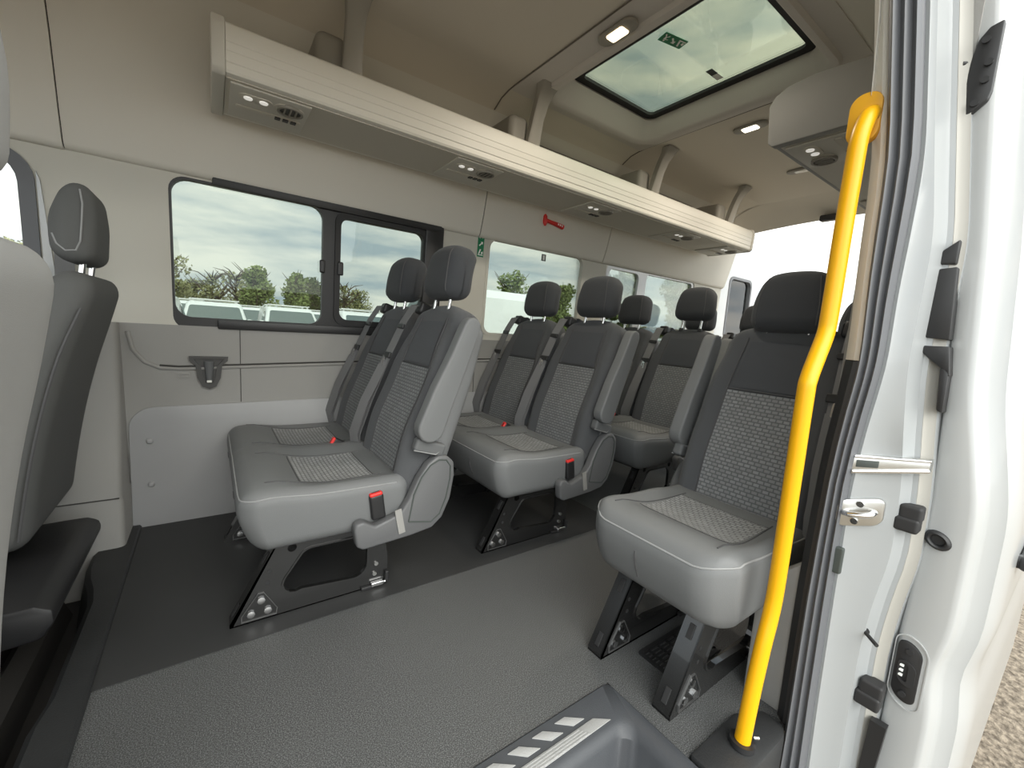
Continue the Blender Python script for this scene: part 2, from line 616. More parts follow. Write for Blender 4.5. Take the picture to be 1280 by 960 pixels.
put('trim_ridge', bm, M['greytrim'], wr)
bm = B()
tube(bm, [(x, y-0.002, z+0.010) for x, y, z in path[3:]], 0.0045, 6)
put('trim_groove', bm, M['darkgroove'], wr)
bm = B()
box(bm, (0.105, 2.2, 0.665), (0.003, 0.004, 0.32))
put('panel_gap', bm, M['darkgroove'], wr)
bm = B()
box(bm, (1.30, 2.2, 0.665), (0.003, 0.004, 0.32))
put('panel_gap', bm, M['darkgroove'], wr)

# ---- window band
wy = lambda z: 2.203 - 0.03*(z-0.83)/0.6
fB = lambda u, v, d: (u, wy(v)+d, v)
bm = B()
holes = [rr(-1.45, 0.93, -0.475, 1.40, 0.10), rr(-0.122, 0.815, 1.035, 1.412, 0.055), rr(1.335, 0.86, 2.135, 1.44, 0.055), rr(2.36, 0.86, 3.50, 1.435, 0.055)]
plate(bm, [(XF, 0.79), (XR, 0.79), (XR, 1.47), (XF, 1.47)], holes, fB, 0.003, 0.05)
band = struct('wall_right_upper', bm, M['pillar'], 'pale plastic window surround and pillars of the far side wall', angle=30)
bm = B()
prism(bm, [(XF, -0.2), (-0.47, -0.2), (-0.47, 0.80), (XF, 0.80)], XZ(2.21), 0.0, 0.05)
struct('door_3', bm, M['greytrim'], 'inside of the driver door behind the front seats', smooth=False)

# B pillar lower trim bulging onto the floor
bm = B()
rings = []
for z, x0, x1, y0 in ((-0.16, -0.50, -0.272, 1.985), (0.185, -0.495, -0.272, 1.995), (0.20, -0.49, -0.276, 2.0), (0.205, -0.49, -0.276, 2.0), (0.30, -0.485, -0.278, 2.03), (0.55, -0.475, -0.28, 2.10), (0.832, -0.47, -0.285, 2.165)):
    r = 0.022
    rings.append([(x0, 2.26, z), (x0, y0+r, z), (x0+r, y0, z)] + [(x1-r+r*math.sin(a), y0+r-r*math.cos(a), z) for a in (0, 0.5, 1.0, 1.57)] + [(x1, 2.26, z)])
loft(bm, rings)
struct('trim_4', bm, M['greytrim'], 'grey plastic pillar trim beside the kick panel', angle=35)
bm = B()
box(bm, (-0.383, 1.9985, 0.2), (0.2, 0.006, 0.003))
struct('trim_5', bm, M['darkgroove'], 'dark joint line on the grey pillar trim')

# ---- windows of the far side
def glass_pane(parent, x0, z0, x1, z1, d, material, name='pane'):
    bm = B()
    prism(bm, [(x0, z0), (x1, z0), (x1, z1), (x0, z1)], fB, d, d+0.004)
    return put(name, bm, material, parent, smooth=False)

w1 = empty('window_1', (0, 0, 0))
tag(w1, 'black framed side window with a sliding pane behind the first double seat', kind='structure')
bm = B()
plate(bm, rr(-0.130, 0.812, 1.036, 1.45, 0.05), [rr(-0.114, 0.868, 0.437, 1.404, 0.055), rr(0.515, 0.897, 0.935, 1.375, 0.04)], fB, 0.004, 0.035)
put('window_frame', bm, M['black'], w1, angle=30)
bm = B()
prism(bm, [(0.018, 1.400), (1.0, 1.396), (1.03, 1.41), (1.03, 1.452), (0.018, 1.445)], fB, -0.016, 0.01, bev=0.004)
put('top_rail', bm, M['black'], w1, angle=30)
bm = B()
prism(bm, [(0.026, 0.824), (1.02, 0.828), (1.02, 0.866), (0.026, 0.862)], fB, -0.016, 0.01, bev=0.004)
put('bottom_rail', bm, M['black'], w1, angle=30)
bm = B()
prism(bm, rr(0.94, 0.83, 1.045, 1.455, 0.045), fB, -0.014, 0.01, bev=0.005)
put('side_post', bm, M['black'], w1, angle=30)
bm = B()
ring(bm, rr(0.49, 0.868, 0.955, 1.405, 0.05), rr(0.515, 0.897, 0.935, 1.375, 0.04), fB, -0.006, 0.01)
put('sliding_frame', bm, M['blackmatt'], w1, angle=30)
bm = B()
rbox(bm, (0.435, wy(1.13)-0.004, 1.14), (0.012, 0.008, 0.03), 0.0075)
put('window_latch', bm, M['black'], w1)
bm = B()
rbox(bm, (0.515, wy(1.13)-0.006, 1.14), (0.014, 0.008, 0.032), 0.0075)
put('window_latch', bm, M['black'], w1)
glass_pane(w1, -0.13, 0.85, 0.47, 1.42, 0.022, M['glass'])
glass_pane(w1, 0.49, 0.88, 0.96, 1.40, 0.014, M['glass'])

w2 = empty('window_2')
tag(w2, 'side window behind the second double seat', kind='structure')
bm = B()
ring(bm, rr(1.335, 0.86, 2.135, 1.44, 0.055), rr(1.352, 0.877, 2.118, 1.423, 0.05), fB, 0.0, 0.03)
put('window_frame', bm, M['pillar'], w2, angle=30)
glass_pane(w2, 1.33, 0.85, 2.14, 1.445, 0.032, M['glass'])
w3 = empty('window_3')
tag(w3, 'rear side window with white divider bars', kind='structure')
bm = B()
plate(bm, rr(2.36, 0.86, 3.50, 1.435, 0.055), [rr(2.395, 0.89, 2.74, 1.40, 0.045), rr(2.835, 0.89, 3.47, 1.41, 0.03)], fB, 0.008, 0.03)
put('window_frame', bm, M['white'], w3, angle=30)
glass_pane(w3, 2.36, 0.86, 3.50, 1.435, 0.026, M['glass'])
w4 = empty('window_4')
tag(w4, 'driver door window behind the front seats', kind='structure')
bm = B()
ring(bm, rr(-1.45, 0.93, -0.475, 1.40, 0.10), rr(-1.40, 0.95, -0.515, 1.375, 0.09), fB, -0.004, 0.035)
put('window_frame', bm, M['seal'], w4, angle=30)
glass_pane(w4, -1.45, 0.93, -0.475, 1.40, 0.04, M['glassclear'])
bm = B()
prism(bm, [(-0.470, 0.84), (-0.435, 0.84), (-0.462, 1.30), (-0.470, 1.33)], fB, -0.004, 0.006)
struct('trim_6', bm, M['white'], 'strip of painted metal beside the driver door window', smooth=False)

# ---- upper side panel under and above the luggage rack
CT = [(2.205, 1.422), (2.178, 1.418), (2.160, 1.424), (2.150, 1.44), (2.125, 1.53), (2.10, 1.64), (2.075, 1.75), (2.04, 1.86), (1.985, 1.94), (1.92, 1.985)]
def strip_x(x0, x1, prof, t=0.02, name=None, material=None, label=None, n=1, parent=None):
    bm = B()
    rings = []
    for x in lin(x0, x1, n):
        rings.append([(x, y, z) for y, z in prof] + [(x, y+t, z+t) for y, z in prof[::-1]])
    loft(bm, rings)
    return struct(name, bm, material, label, parent=parent, angle=50)
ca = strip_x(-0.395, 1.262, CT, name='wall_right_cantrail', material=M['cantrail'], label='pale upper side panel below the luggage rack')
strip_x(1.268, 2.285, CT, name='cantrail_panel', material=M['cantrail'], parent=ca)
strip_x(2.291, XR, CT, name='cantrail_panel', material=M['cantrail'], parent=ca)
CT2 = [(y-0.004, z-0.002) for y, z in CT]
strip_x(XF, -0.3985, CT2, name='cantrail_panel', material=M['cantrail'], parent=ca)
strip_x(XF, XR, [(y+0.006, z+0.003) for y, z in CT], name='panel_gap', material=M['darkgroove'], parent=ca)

# ---- ceiling with roof hatch hole
HX0, HX1, HY0, HY1 = 1.335, 2.055, 0.775, 1.705
bm = B()
prof_far = [(1.925, 1.98), (1.90, 1.998), (1.86, 2.015), (1.80, 2.026), (1.75, 2.03)]
prof_near_a = [(0.70, 2.03), (0.60, 2.022), (0.50, 1.995), (0.42, 1.945), (0.36, 1.86), (0.33, 1.76), (0.31, 1.75)]
prof_near_b = [(0.70, 2.03), (0.60, 2.022), (0.50, 1.995), (0.43, 1.93), (0.39, 1.84), (0.365, 1.70), (0.352, 1.55), (0.345, 1.42)]
plate(bm, [(XF, 0.70), (3.62, 0.70), (3.62, 1.75), (XF, 1.75)], [rr(HX0, HY0, HX1, HY1, 0.09)], XY(2.03), 0.0, 0.012)
for prof, x0, x1 in ((prof_far, XF, XR), (prof_near_a, XF, 1.10)):
    loft(bm, [[(x, y, z) for y, z in prof] + [(x, y, z+0.02) for y, z in prof[::-1]] for x in (x0, x1)])
# rear of the ceiling curves down to the rear header
z0t = [(0.46, 1.96), (0.50, 1.995), (0.60, 2.022), (0.70, 2.03), (1.75, 2.03), (1.86, 2.015), (1.92, 1.98), (1.985, 1.935), (2.04, 1.855), (2.085, 1.74), (2.12, 1.60), (2.15, 1.45)]
hy = lambda y: min(1.885 + 0.035*(1-((y-1.25)/0.72)**2), interp(y, z0t))
rings = []
for x, k in ((3.62, 0.0), (3.72, 0.12), (3.80, 0.34), (3.87, 0.66), (3.91, 0.90), (3.93, 1.0)):
    rings.append([(x, y, interp(y, z0t) + (hy(y)-interp(y, z0t))*k) for y in lin(0.50, 1.90, 16)+[1.95, 2.0, 2.04, 2.085, 2.12, 2.15]])
vr = [[bm.verts.new(p) for p in r] for r in rings]
for a, b in zip(vr, vr[1:]):
    for i in range(len(a)-1):
        face(bm, (a[i], a[i+1], b[i+1], b[i]))
bmn = B()
loft(bmn, [[(x, y, z) for y, z in prof_near_b] + [(x, y, z+0.02) for y, z in prof_near_b[::-1]] for x in (1.10, XR)])
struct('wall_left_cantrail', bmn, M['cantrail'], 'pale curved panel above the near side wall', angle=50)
ceil = struct('ceiling', bm, M['headliner'], 'beige headliner of the raised roof', angle=50)
bm = B()
plate(bm, [(XF, 0.1), (XR+0.05, 0.1), (XR+0.05, 2.35), (XF, 2.35)], [rr(HX0-0.02, HY0-0.02, HX1+0.02, HY1+0.02, 0.09)], XY(2.15), 0, 0.02)
struct('roof', bm, M['white'], 'white outer roof skin', smooth=False)

# moulded surround of the roof hatch
bm = B()
plate(bm, [(1.175, 0.66), (2.135, 0.66), (2.135, 1.79), (1.175, 1.79)], [rr(HX0, HY0, HX1, HY1, 0.09)], XY(2.024), 0.0, 0.005)
put('hatch_panel', bm, M['hatch'], ceil, angle=40)
bm = B()
for x in (1.172, 2.138):
    tube(bm, [(x, 0.62, 2.0235), (x, 1.75, 2.028), (x, 1.80, 2.024), (x, 1.86, 2.013), (x, 1.92, 1.982)], 0.003, 6)
    put('panel_gap', bm, M['seamshade'], ceil)
    bm = B()
bm.free()

hat = empty('roof_hatch', (1.70, 1.24, 2.03))
tag(hat, 'glass roof hatch in a moulded surround in the ceiling', 'roof hatch')
L = lambda pts, z: [(u-1.70, v-1.24, z-2.03) for u, v in pts]
bm = B()
rings = [L(rr(HX0-0.055, HY0-0.04, HX1+0.045, HY1+0.04, 0.12, 8), 2.0235), L(rr(HX0-0.045, HY0-0.03, HX1+0.035, HY1+0.03, 0.115, 8), 2.010), L(rr(HX0-0.012, HY0-0.01, HX1+0.01, HY1+0.01, 0.10, 8), 2.010),
         L(rr(HX0+0.004, HY0+0.004, HX1-0.004, HY1-0.004, 0.09, 8), 2.024), L(rr(HX0+0.045, HY0+0.035, HX1-0.02, HY1-0.035, 0.07, 8), 2.075), L(rr(1.415, 0.83, 2.025, 1.65, 0.055, 8), 2.105), L(rr(1.40, 0.81, 2.04, 1.67, 0.055, 8), 2.14)]
loft(bm, rings, caps=False)
put('recess_frame', bm, M['hatch'], hat, angle=50)
bm = B()
fr_ = lambda u, v, d: (u-1.70, v-1.24, 0.078+d)
ring(bm, rr(1.415, 0.822, 2.035, 1.658, 0.05, 8), rr(1.463, 0.862, 1.99, 1.618, 0.03, 8), fr_, 0.008, 0.022)
put('rubber_rim', bm, M['blackmatt'], hat)
bm = B()
prism(bm, rr(1.43, 0.83, 2.03, 1.65, 0.04), fr_, 0.020, 0.025)
put('glass_panel', bm, M['glassroof'], hat, smooth=False)

# ---- near side wall behind the sliding door opening
bm = B()
plate(bm, [(1.19, -0.1), (XR, -0.1), (XR, 1.60), (1.19, 1.60)], [rr(2.4, 0.86, 3.5, 1.40, 0.06)], XZ(0.22), 0.0, 0.125)
struct('wall_left', bm, M['greytrim'], 'near side wall behind the sliding door opening', smooth=False)
w5 = empty('window_5')
tag(w5, 'near side rear window', kind='structure')
bm = B()
prism(bm, rr(2.38, 0.84, 3.52, 1.42, 0.06), XZ(0.25), 0, 0.004)
put('pane', bm, M['glass'], w5, smooth=False)
bm = B()
plate(bm, [(XF, -0.2), (-0.40, -0.2), (-0.40, 2.0), (XF, 2.0)], [rr(-1.5, 0.93, -0.55, 1.70, 0.08)], XZ(0.22), 0.0, 0.12)
struct('wall_left_front', bm, M['pillar'], 'near side pillar ahead of the sliding door opening', smooth=False)
# front end with the windscreen opening
bm = B()
box(bm, (XF-0.03, 1.25, 0.35), (0.06, 2.1, 1.1))
box(bm, (XF-0.03, 1.25, 1.85), (0.06, 2.1, 0.60))
struct('wall_front', bm, M['black'], 'dark front of the cab', smooth=False)
# rear sill and corner posts
bm = B()
box(bm, (XR, 1.25, 0.05), (0.06, 1.9, 0.3))
box(bm, (XR, 0.40, 0.95), (0.10, 0.16, 1.9))
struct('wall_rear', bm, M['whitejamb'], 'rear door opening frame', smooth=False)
bm = B()
rbox(bm, (3.88, 1.36, 1.915), (0.03, 0.055, 0.022), 0.01)
struct('trim_7', bm, M['black'], 'small black catch on the rear header')
# an opened rear door
d2 = empty('door_2')
tag(d2, 'white rear door standing open beyond the rear corner', kind='structure')
bm = B()
plate(bm, rr(4.02, -0.2, 4.80, 1.86, 0.06), [rr(4.20, 0.95, 4.66, 1.58, 0.07)], XZ(2.24), 0.0, 0.05)
put('door_panel', bm, M['white'], d2, angle=30)
bm = B()
ring(bm, rr(4.20, 0.95, 4.66, 1.58, 0.07), rr(4.225, 0.975, 4.635, 1.555, 0.06), XZ(2.235), 0, 0.03)
put('window_frame', bm, M['seal'], d2)
bm = B()
prism(bm, rr(4.19, 0.94, 4.67, 1.59, 0.07), XZ(2.262), 0, 0.004)
put('pane', bm, M['glassclear'], d2, smooth=False)

# ================================================================== sliding door opening, rear jamb
SL = [(-0.12, 0.312, 0.262), (0.024, 0.310, 0.266), (0.10, 0.311, 0.268), (0.35, 0.312, 0.272), (0.62, 0.308, 0.275), (0.78, 0.300, 0.264), (0.85, 0.290, 0.255), (0.92, 0.290, 0.253), (1.0, 0.295, 0.256), (1.13, 0.299, 0.253), (1.28, 0.301, 0.252), (1.42, 0.318, 0.268), (1.59, 0.338, 0.288), (1.75, 0.36, 0.31)]
bm = B()
rings = []
def seal_sec(yl, yr, z):
    n = 24
    out = []
    for i in range(n+1):
        t = i/n
        y = yl+(yr-yl)*t
        ridge = 0.5+0.5*math.cos(2*math.pi*t*3+math.pi)
        edge = min(1, t*6, (1-t)*6)
        out.append((1.095 - 0.016*edge*(0.35+0.65*ridge) + 0.012*t, y, z))
    out.append((1.125, yr, z))
    out.append((1.125, yl, z))
    return out
zs = []
for (a, b) in zip(SL, SL[1:]):
    zs += [a[0], (a[0]+b[0])/2]
zs.append(SL[-1][0])
def smoothtab(z, k):
    return sum(interp(z+d, [(s[0], s[k]) for s in SL]) for d in (-0.05, -0.025, 0, 0.025, 0.05))/5
for z in zs:
    rings.append(seal_sec(smoothtab(z, 1), smoothtab(z, 2), z))
loft(bm, rings)
sealo = put('door_seal', bm, M['seal'], None, angle=60)
tag(sealo, 'ridged black rubber seal around the sliding door opening', 'door seal')

# inner C pillar trim, pale above and grey below
def cpillar(z0, z1, name, material, label, bulge=0.0):
    bm = B()
    rings = []
    for z in lin(z0, z1, 10):
        yl = smoothtab(z, 1)
        rings.append([(1.112, yl-0.012, z), (1.108, yl+0.012, z), (1.125, yl+0.030, z), (1.205, max(0.345, yl+0.036)+bulge, z), (1.23, 0.345, z), (1.22, yl-0.012, z)])
    loft(bm, rings)
    return struct(name, bm, material, label, angle=40)
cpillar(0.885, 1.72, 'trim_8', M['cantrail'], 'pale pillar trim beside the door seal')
cpillar(0.0, 0.883, 'trim_9', M['black'], 'dark lower pillar trim beside the door seal')
bm = B()
prism(bm, [(0.318, -0.01), (0.43, -0.01), (0.43, 0.30), (0.40, 0.335), (0.318, 0.42)], YZ(1.135), 0, 0.06, bev=0.008)
struct('trim_10', bm, M['greytrim'], 'grey wheel side foot panel at the pillar base', angle=30)

# painted jamb and gutter
JB = [(-0.3, 0.205), (0.083, 0.212), (0.279, 0.213), (0.40, 0.204), (0.476, 0.193), (0.649, 0.198), (0.72, 0.206), (0.878, 0.218), (1.128, 0.215), (1.354, 0.243), (1.56, 0.268), (1.8, 0.30)]
YI = [(-0.3, 0.172), (0.09, 0.172), (0.29, 0.171), (0.58, 0.162), (0.82, 0.171), (1.13, 0.193), (1.59, 0.244), (1.85, 0.285)]
bm = B()
rings = []
def sm(tab, z, w=0.04):
    return sum(interp(z+d*w, tab) for d in (-1, -0.5, 0, 0.5, 1))/5
for z in lin(-0.3, 1.8, 70):
    yr = smoothtab(z, 2)
    yb = sm(JB, z)
    yi = sm(YI, z)
    dip = 0.006*math.exp(-((z-0.70)/0.05)**2)
    rings.append([(1.112, yr+0.01, z), (1.108, yr-0.006, z), (1.110+0.45*0.3*(yr-yb)+dip, yr*0.7+yb*0.3, z), (1.110+0.45*0.75*(yr-yb)+dip, yr*0.25+yb*0.75+0.002, z), (1.110+0.45*(yr-yb), yb+0.002, z), (1.158, yb-0.003, z), (1.172, yb-0.010, z), (1.174, yb-0.018, z), (1.186, yb-0.022, z), (1.188, yb-0.034, z),
                  (1.215, yb-0.040, z), (1.27, yi-0.004, z), (1.30, yi+0.0, z), (1.30, yr+0.02, z)])
loft(bm, rings)
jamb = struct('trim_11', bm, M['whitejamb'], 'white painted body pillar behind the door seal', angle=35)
bm = B()
rings = []
for z in lin(-0.3, 1.8, 50):
    yb = sm(JB, z)
    rings.append([(1.176, yb-0.0145, z), (1.1745, yb-0.019, z), (1.184, yb-0.0245, z), (1.1865, yb-0.036, z), (1.19, yb-0.03, z), (1.19, yb-0.02, z)])
loft(bm, rings)
put('seam_sealer', bm, M['cream'], jamb, angle=50)

# rail end on the jamb
rail = empty('door_rail')
tag(rail, 'bare metal sliding door rail end on the white pillar', 'rail')
bm = B()
prism(bm, [(0.274, 0.645), (0.274, 0.688), (0.165, 0.700), (0.165, 0.672)], lambda u, v, d: (1.100+(0.288-u)*0.45+d, u, v), -0.003, 0.02, bev=0.002)
put('rail_channel', bm, M['alu'], rail, angle=30)
bm = B()
tube(bm, [(1.0965+(0.288-u)*0.45, u, v) for u, v in ((0.272, 0.651), (0.165, 0.677))], 0.0045, 8)
put('rail_lip', bm, M['chrome'], rail)
bm = B()
tube(bm, [(1.0965+(0.288-u)*0.45, u, v) for u, v in ((0.272, 0.684), (0.165, 0.697))], 0.003, 8)
put('rail_lip', bm, M['chrome'], rail)
bm = B()
prism(bm, [(0.268, 0.662), (0.268, 0.677), (0.235, 0.681), (0.235, 0.667)], lambda u, v, d: (1.096+(0.288-u)*0.45+d, u, v), -0.002, 0.004, bev=0.001)
put('rail_stop', bm, M['labelgrey'], rail)

# striker plate
stk = empty('door_striker', (1.115, 0.250, 0.566))
tag(stk, 'silver door striker plate with loop on the white pillar', 'striker')
bm = B()
prism(bm, rr(-0.035, -0.030, 0.035, 0.030, 0.016), lambda u, v, d: (-u*0.45+d, u, v-u*0.3), -0.004, 0.006, bev=0.002)
put('plate', bm, M['alu'], stk, angle=30)
bm = B()
tube(bm, [(0.004, 0.024, -0.006), (-0.018, 0.022, -0.006), (-0.026, 0.012, -0.004), (-0.022, -0.012, 0.002), (-0.014, -0.020, 0.004), (0.006, -0.022, 0.006)], 0.006, 10)
put('striker_loop', bm, M['chrome'], stk)
for (u, v) in ((0.0, 0.019), (0.005, -0.02)):
    bm = B()
    cyl(bm, (-0.010-u*0.45, u, v), (0.002, u, v), 0.0065, 14)
    put('bolt', bm, M['chrome'], stk)
bm = B()
rbox(bm, (1.106, 0.272, 0.45), (0.006, 0.010, 0.03), 0.004)
tag(put('trim_clip', bm, M['labelgrey']), 'small grey clip on the white pillar at the seal edge', 'clip')

def rubber_block(name, c, sx, sy, sz, label):
    bm = B()
    rbox(bm, (c[0], c[1], c[2]+sz*0.35), (sx, sy, sz*0.55), 0.006)
    rbox(bm, (c[0]-0.004, c[1]+0.003, c[2]-sz*0.45), (sx, sy*1.1, sz*0.5), 0.006)
    return tag(put(name, bm, M['blackmatt']), label, 'bump stop')
rubber_block('bump_stop', (1.165, 0.180, 0.573), 0.018, 0.018, 0.030, 'black rubber bump stop level with the oval door grommet')
rubber_block('bump_stop', (1.165, 0.188, 0.165), 0.018, 0.020, 0.032, 'black rubber bump stop low beside the oval contact plate')
bm = B()
cyl(bm, (1.152, 0.219, 0.303), (1.142, 0.213, 0.303), 0.009, 12)
cyl(bm, (1.145, 0.216, 0.303), (1.118, 0.186, 0.298), 0.004, 10)
tag(put('rubber_peg', bm, M['blackmatt']), 'thin black rubber peg sticking out of the white pillar', 'peg')
bm = B()
prism(bm, [(0.192, -0.25), (0.176, -0.25), (0.155, 0.10), (0.183, 0.10)], YZ(1.168), 0, 0.02)  # black strip stands in for the shade in the gap beside the door
tag(put('gap_shade', bm, M['black']), 'long dark strip for the shaded gap below the lower bump stop', 'strip')

# ---- the sliding door, pushed back outside the wall
YO = [(-0.20, 0.100), (0.157, 0.098), (0.249, 0.112), (0.30, 0.100), (0.342, 0.093), (0.60, 0.093), (0.68, 0.105), (0.825, 0.130), (1.128, 0.151), (1.56, 0.195), (1.80, 0.228)]
door = empty('door_1')
tag(door, 'white sliding door pushed back, seen along its front edge', kind='structure')
bm = B()
rings = []
for z in lin(-0.20, 1.80, 60):
    yi, yo = sm(YI, z), sm(YO, z)
    sk = yo-0.030
    rings.append([(1.30, yi+0.002, z), (1.212, yi+0.001, z), (1.203, yi-0.003, z), (1.200, yi-0.010, z), (1.198, yo+0.012, z), (1.200, yo+0.004, z), (1.206, yo-0.001, z), (1.235, yo-0.006, z), (1.245, yo-0.012, z), (1.252, sk-0.004, z), (1.275, sk-0.014, z), (1.34, sk-0.020, z), (2.55, sk-0.030, z), (2.55, yi, z)])
loft(bm, rings)
put('door_shell', bm, M['white'], door, angle=45)
bm = B()
rbox(bm, (1.9, 0.066, -0.215), (0.63, 0.012, 0.018), 0.008)
put('door_bottom_lip', bm, M['white'], door)
# oval grommet
bm = B()
n = 24
def oval(cy, cz, ry, rz, x, tilt=0.2):
    return [(x - (0)*0, cy+ry*math.cos(2*math.pi*k/n), cz+rz*math.sin(2*math.pi*k/n)+tilt*ry*math.cos(2*math.pi*k/n)) for k in range(n)]
gy, gz = 0.140, 0.533
rings = [oval(gy, gz, 0.021, 0.019, 1.202), oval(gy, gz, 0.020, 0.018, 1.193), oval(gy, gz, 0.015, 0.0135, 1.190), oval(gy, gz, 0.0115, 0.0105, 1.192), oval(gy, gz, 0.0095, 0.009, 1.199)]
loft(bm, rings)
put('oval_grommet', bm, M['black'], door, angle=60)
# contact plate
cp = None
bm = B()
cy0, cz0 = 0.146, 0.231
shear = lambda u, v: (u+cy0, v+cz0+u*0.35)
prism(bm, rr(-0.020, -0.066, 0.020, 0.066, 0.0195, 8), lambda u, v, d: (1.199+d, shear(u, v)[0], shear(u, v)[1]), -0.006, 0.004, bev=0.002)
cp = put('contact_plate', bm, M['black'], door, angle=30)
bm = B()
ring(bm, rr(-0.015, -0.026, 0.014, 0.026, 0.013, 8), rr(-0.003, -0.020, 0.010, 0.020, 0.006, 8), lambda u, v, d: (1.193+d, shear(u, v)[0], shear(u, v)[1]), -0.004, 0.002)
put('contact_collar', bm, M['blackmatt'], cp)
for v in (-0.011, 0.0, 0.011):
    bm = B()
    rbox(bm, (1.1915, cy0+0.008, cz0+v+0.003), (0.003, 0.0034, 0.0026), 0.001)
    put('contact', bm, M['signwhite'], cp)
for v in (-0.049, 0.049):
    bm = B()
    cyl(bm, (1.194, cy0, cz0+v), (1.189, cy0, cz0+v), 0.0062, 14)
    put('screw', bm, M['blackmatt'], cp)
# recessed field around the plate
bm = B()
ring(bm, [(shear(u, v)[0], shear(u, v)[1]) for u, v in rr(-0.0295, -0.0805, 0.0255, 0.0805, 0.027, 8)], [(shear(u, v)[0], shear(u, v)[1]) for u, v in rr(-0.027, -0.078, 0.024, 0.078, 0.025, 8)], lambda u, v, d: (1.1985+d, u, v), -0.0025, 0.003)
put('pressed_rim', bm, M['white'], door, angle=50)
# upper roller bracket
bm = B()
prism(bm, [(0.187, 1.520), (0.205, 1.515), (0.217, 1.498), (0.222, 1.47), (0.225, 1.44), (0.226, 1.40), (0.224, 1.372), (0.215, 1.362), (0.190, 1.385), (0.187, 1.40)], YZ(1.199), -0.014, 0.004, bev=0.003)
hb = put('roller_bracket', bm, M['black'], door, angle=30)
for (y, z) in ((0.206, 1.492), (0.206, 1.382), (0.197, 1.45), (0.198, 1.42)):
    bm = B()
    cyl(bm, (1.186, y, z), (1.180, y, z), 0.006, 12)
    put('bolt', bm, M['blackmatt'], hb)
bm = B()
cyl(bm, (1.192, 0.224, 1.463), (1.186, 0.234, 1.463), 0.005, 10)
cyl(bm, (1.192, 0.226, 1.425), (1.188, 0.235, 1.425), 0.004, 10)
put('roller_pin', bm, M['black'], hb)
# black latch cover with fins, standing proud of the door's inner face
bm = B()
for poly in ([(0.192, 1.135), (0.192, 1.088), (0.234, 1.088), (0.236, 1.097)], [(0.188, 1.082), (0.231, 1.078), (0.222, 0.942), (0.180, 0.938)], [(0.225, 0.925), (0.178, 0.925), (0.170, 0.865), (0.186, 0.882), (0.222, 0.915)], [(0.186, 0.882), (0.172, 0.88), (0.170, 0.79), (0.180, 0.795)]):
    prism(bm, [(u*0.973, 0.9+(v-0.9)*0.973) for u, v in poly], YZ(1.167), 0.0, 0.045, bev=0.003)
put('latch_cover', bm, M['black'], door, angle=30)
# dark tinted pane let into the outer skin
bm = B()
def skin(z):
    return sm(YO, z)-0.030-0.030
lp_ = rr(1.62, 0.70, 2.45, 1.38, 0.10)
loft(bm, [[(u, skin(v)+0.006, v) for u, v in lp_], [(u, skin(v)-0.004, v) for u, v in lp_]])
put('door_glass', bm, M['carglass'], door, angle=30)
# outside handle
bm = B()
rbox(bm, (1.50, 0.026, 0.475), (0.10, 0.016, 0.016), 0.012)
rbox(bm, (1.42, 0.036, 0.475), (0.015, 0.018, 0.014), 0.010)
put('door_handle', bm, M['black'], door)

# ================================================================== step well and sill by the door
stp = empty('step_well', (0.25, 0.5, 0.0))
tag(stp, 'grey black plastic entrance step tray with grip ribs at the door edge', 'step')
SO = lambda u, v, z: (u-0.25, v-0.5, z)
bm = B()
def steploop(x1, y1, r, z, x0=-0.18, y0=0.22):
    pts = [(x0, y0), (x1, y0)]
    for i in range(9):
        a = math.radians(90*i/8)
        pts.append((x1-r+r*math.cos(a), y1-r+r*math.sin(a)))
    pts.append((x0, y1))
    return [SO(u, v, z) for u, v in pts]
rings = [steploop(0.829, 0.631, 0.02, -0.02), steploop(0.829, 0.631, 0.02, 0.001), steploop(0.824, 0.626, 0.02, 0.005), steploop(0.795, 0.545, 0.03, 0.004), steploop(0.785, 0.533, 0.035, -0.002), steploop(0.776, 0.522, 0.04, -0.018), steploop(0.755, 0.50, 0.045, -0.24), steploop(0.73, 0.475, 0.05, -0.27)]
vr = [[bm.verts.new(p) for p in r] for r in rings]
n = len(rings[0])
for a, b in zip(vr, vr[1:]):
    for i in range(1, n-1):
        face(bm, (a[i], a[i+1], b[i+1], b[i]))
face(bm, vr[-1])
put('tray', bm, M['step'], stp, angle=35)
for k in range(8):
    x = 0.665-0.0665*k
    bm = B()
    prism(bm, [(x-0.037, 0.612), (x-0.006, 0.612), (x+0.032, 0.584), (x-0.003, 0.584)], lambda u, v, d: SO(u, v, 0.0045+d), 0, 0.003, bev=0.001)
    put('grip_rib', bm, M['grip'], stp)
bm = B()
prism(bm, [(-0.15, 0.574), (0.715, 0.574), (0.750, 0.549), (-0.15, 0.545)], lambda u, v, d: SO(u, v, 0.0045+d), 0, 0.0025, bev=0.001)
for k in range(4):
    y = 0.551+0.006*k
    box(bm, SO(0.27, y, 0.0078), (0.82-0.01*k, 0.002, 0.002))
put('grip_strip', bm, M['grip'], stp)

bm = B()
prism(bm, [(0.832, 0.30), (0.832, 0.398), (1.02, 0.398), (1.094, 0.362), (1.094, 0.314), (1.06, 0.30)], XY(0), -0.10, 0.012, bev=0.008)
sillb = struct('trim_12', bm, M['sill'], 'black plastic sill corner under the yellow pole', angle=30)

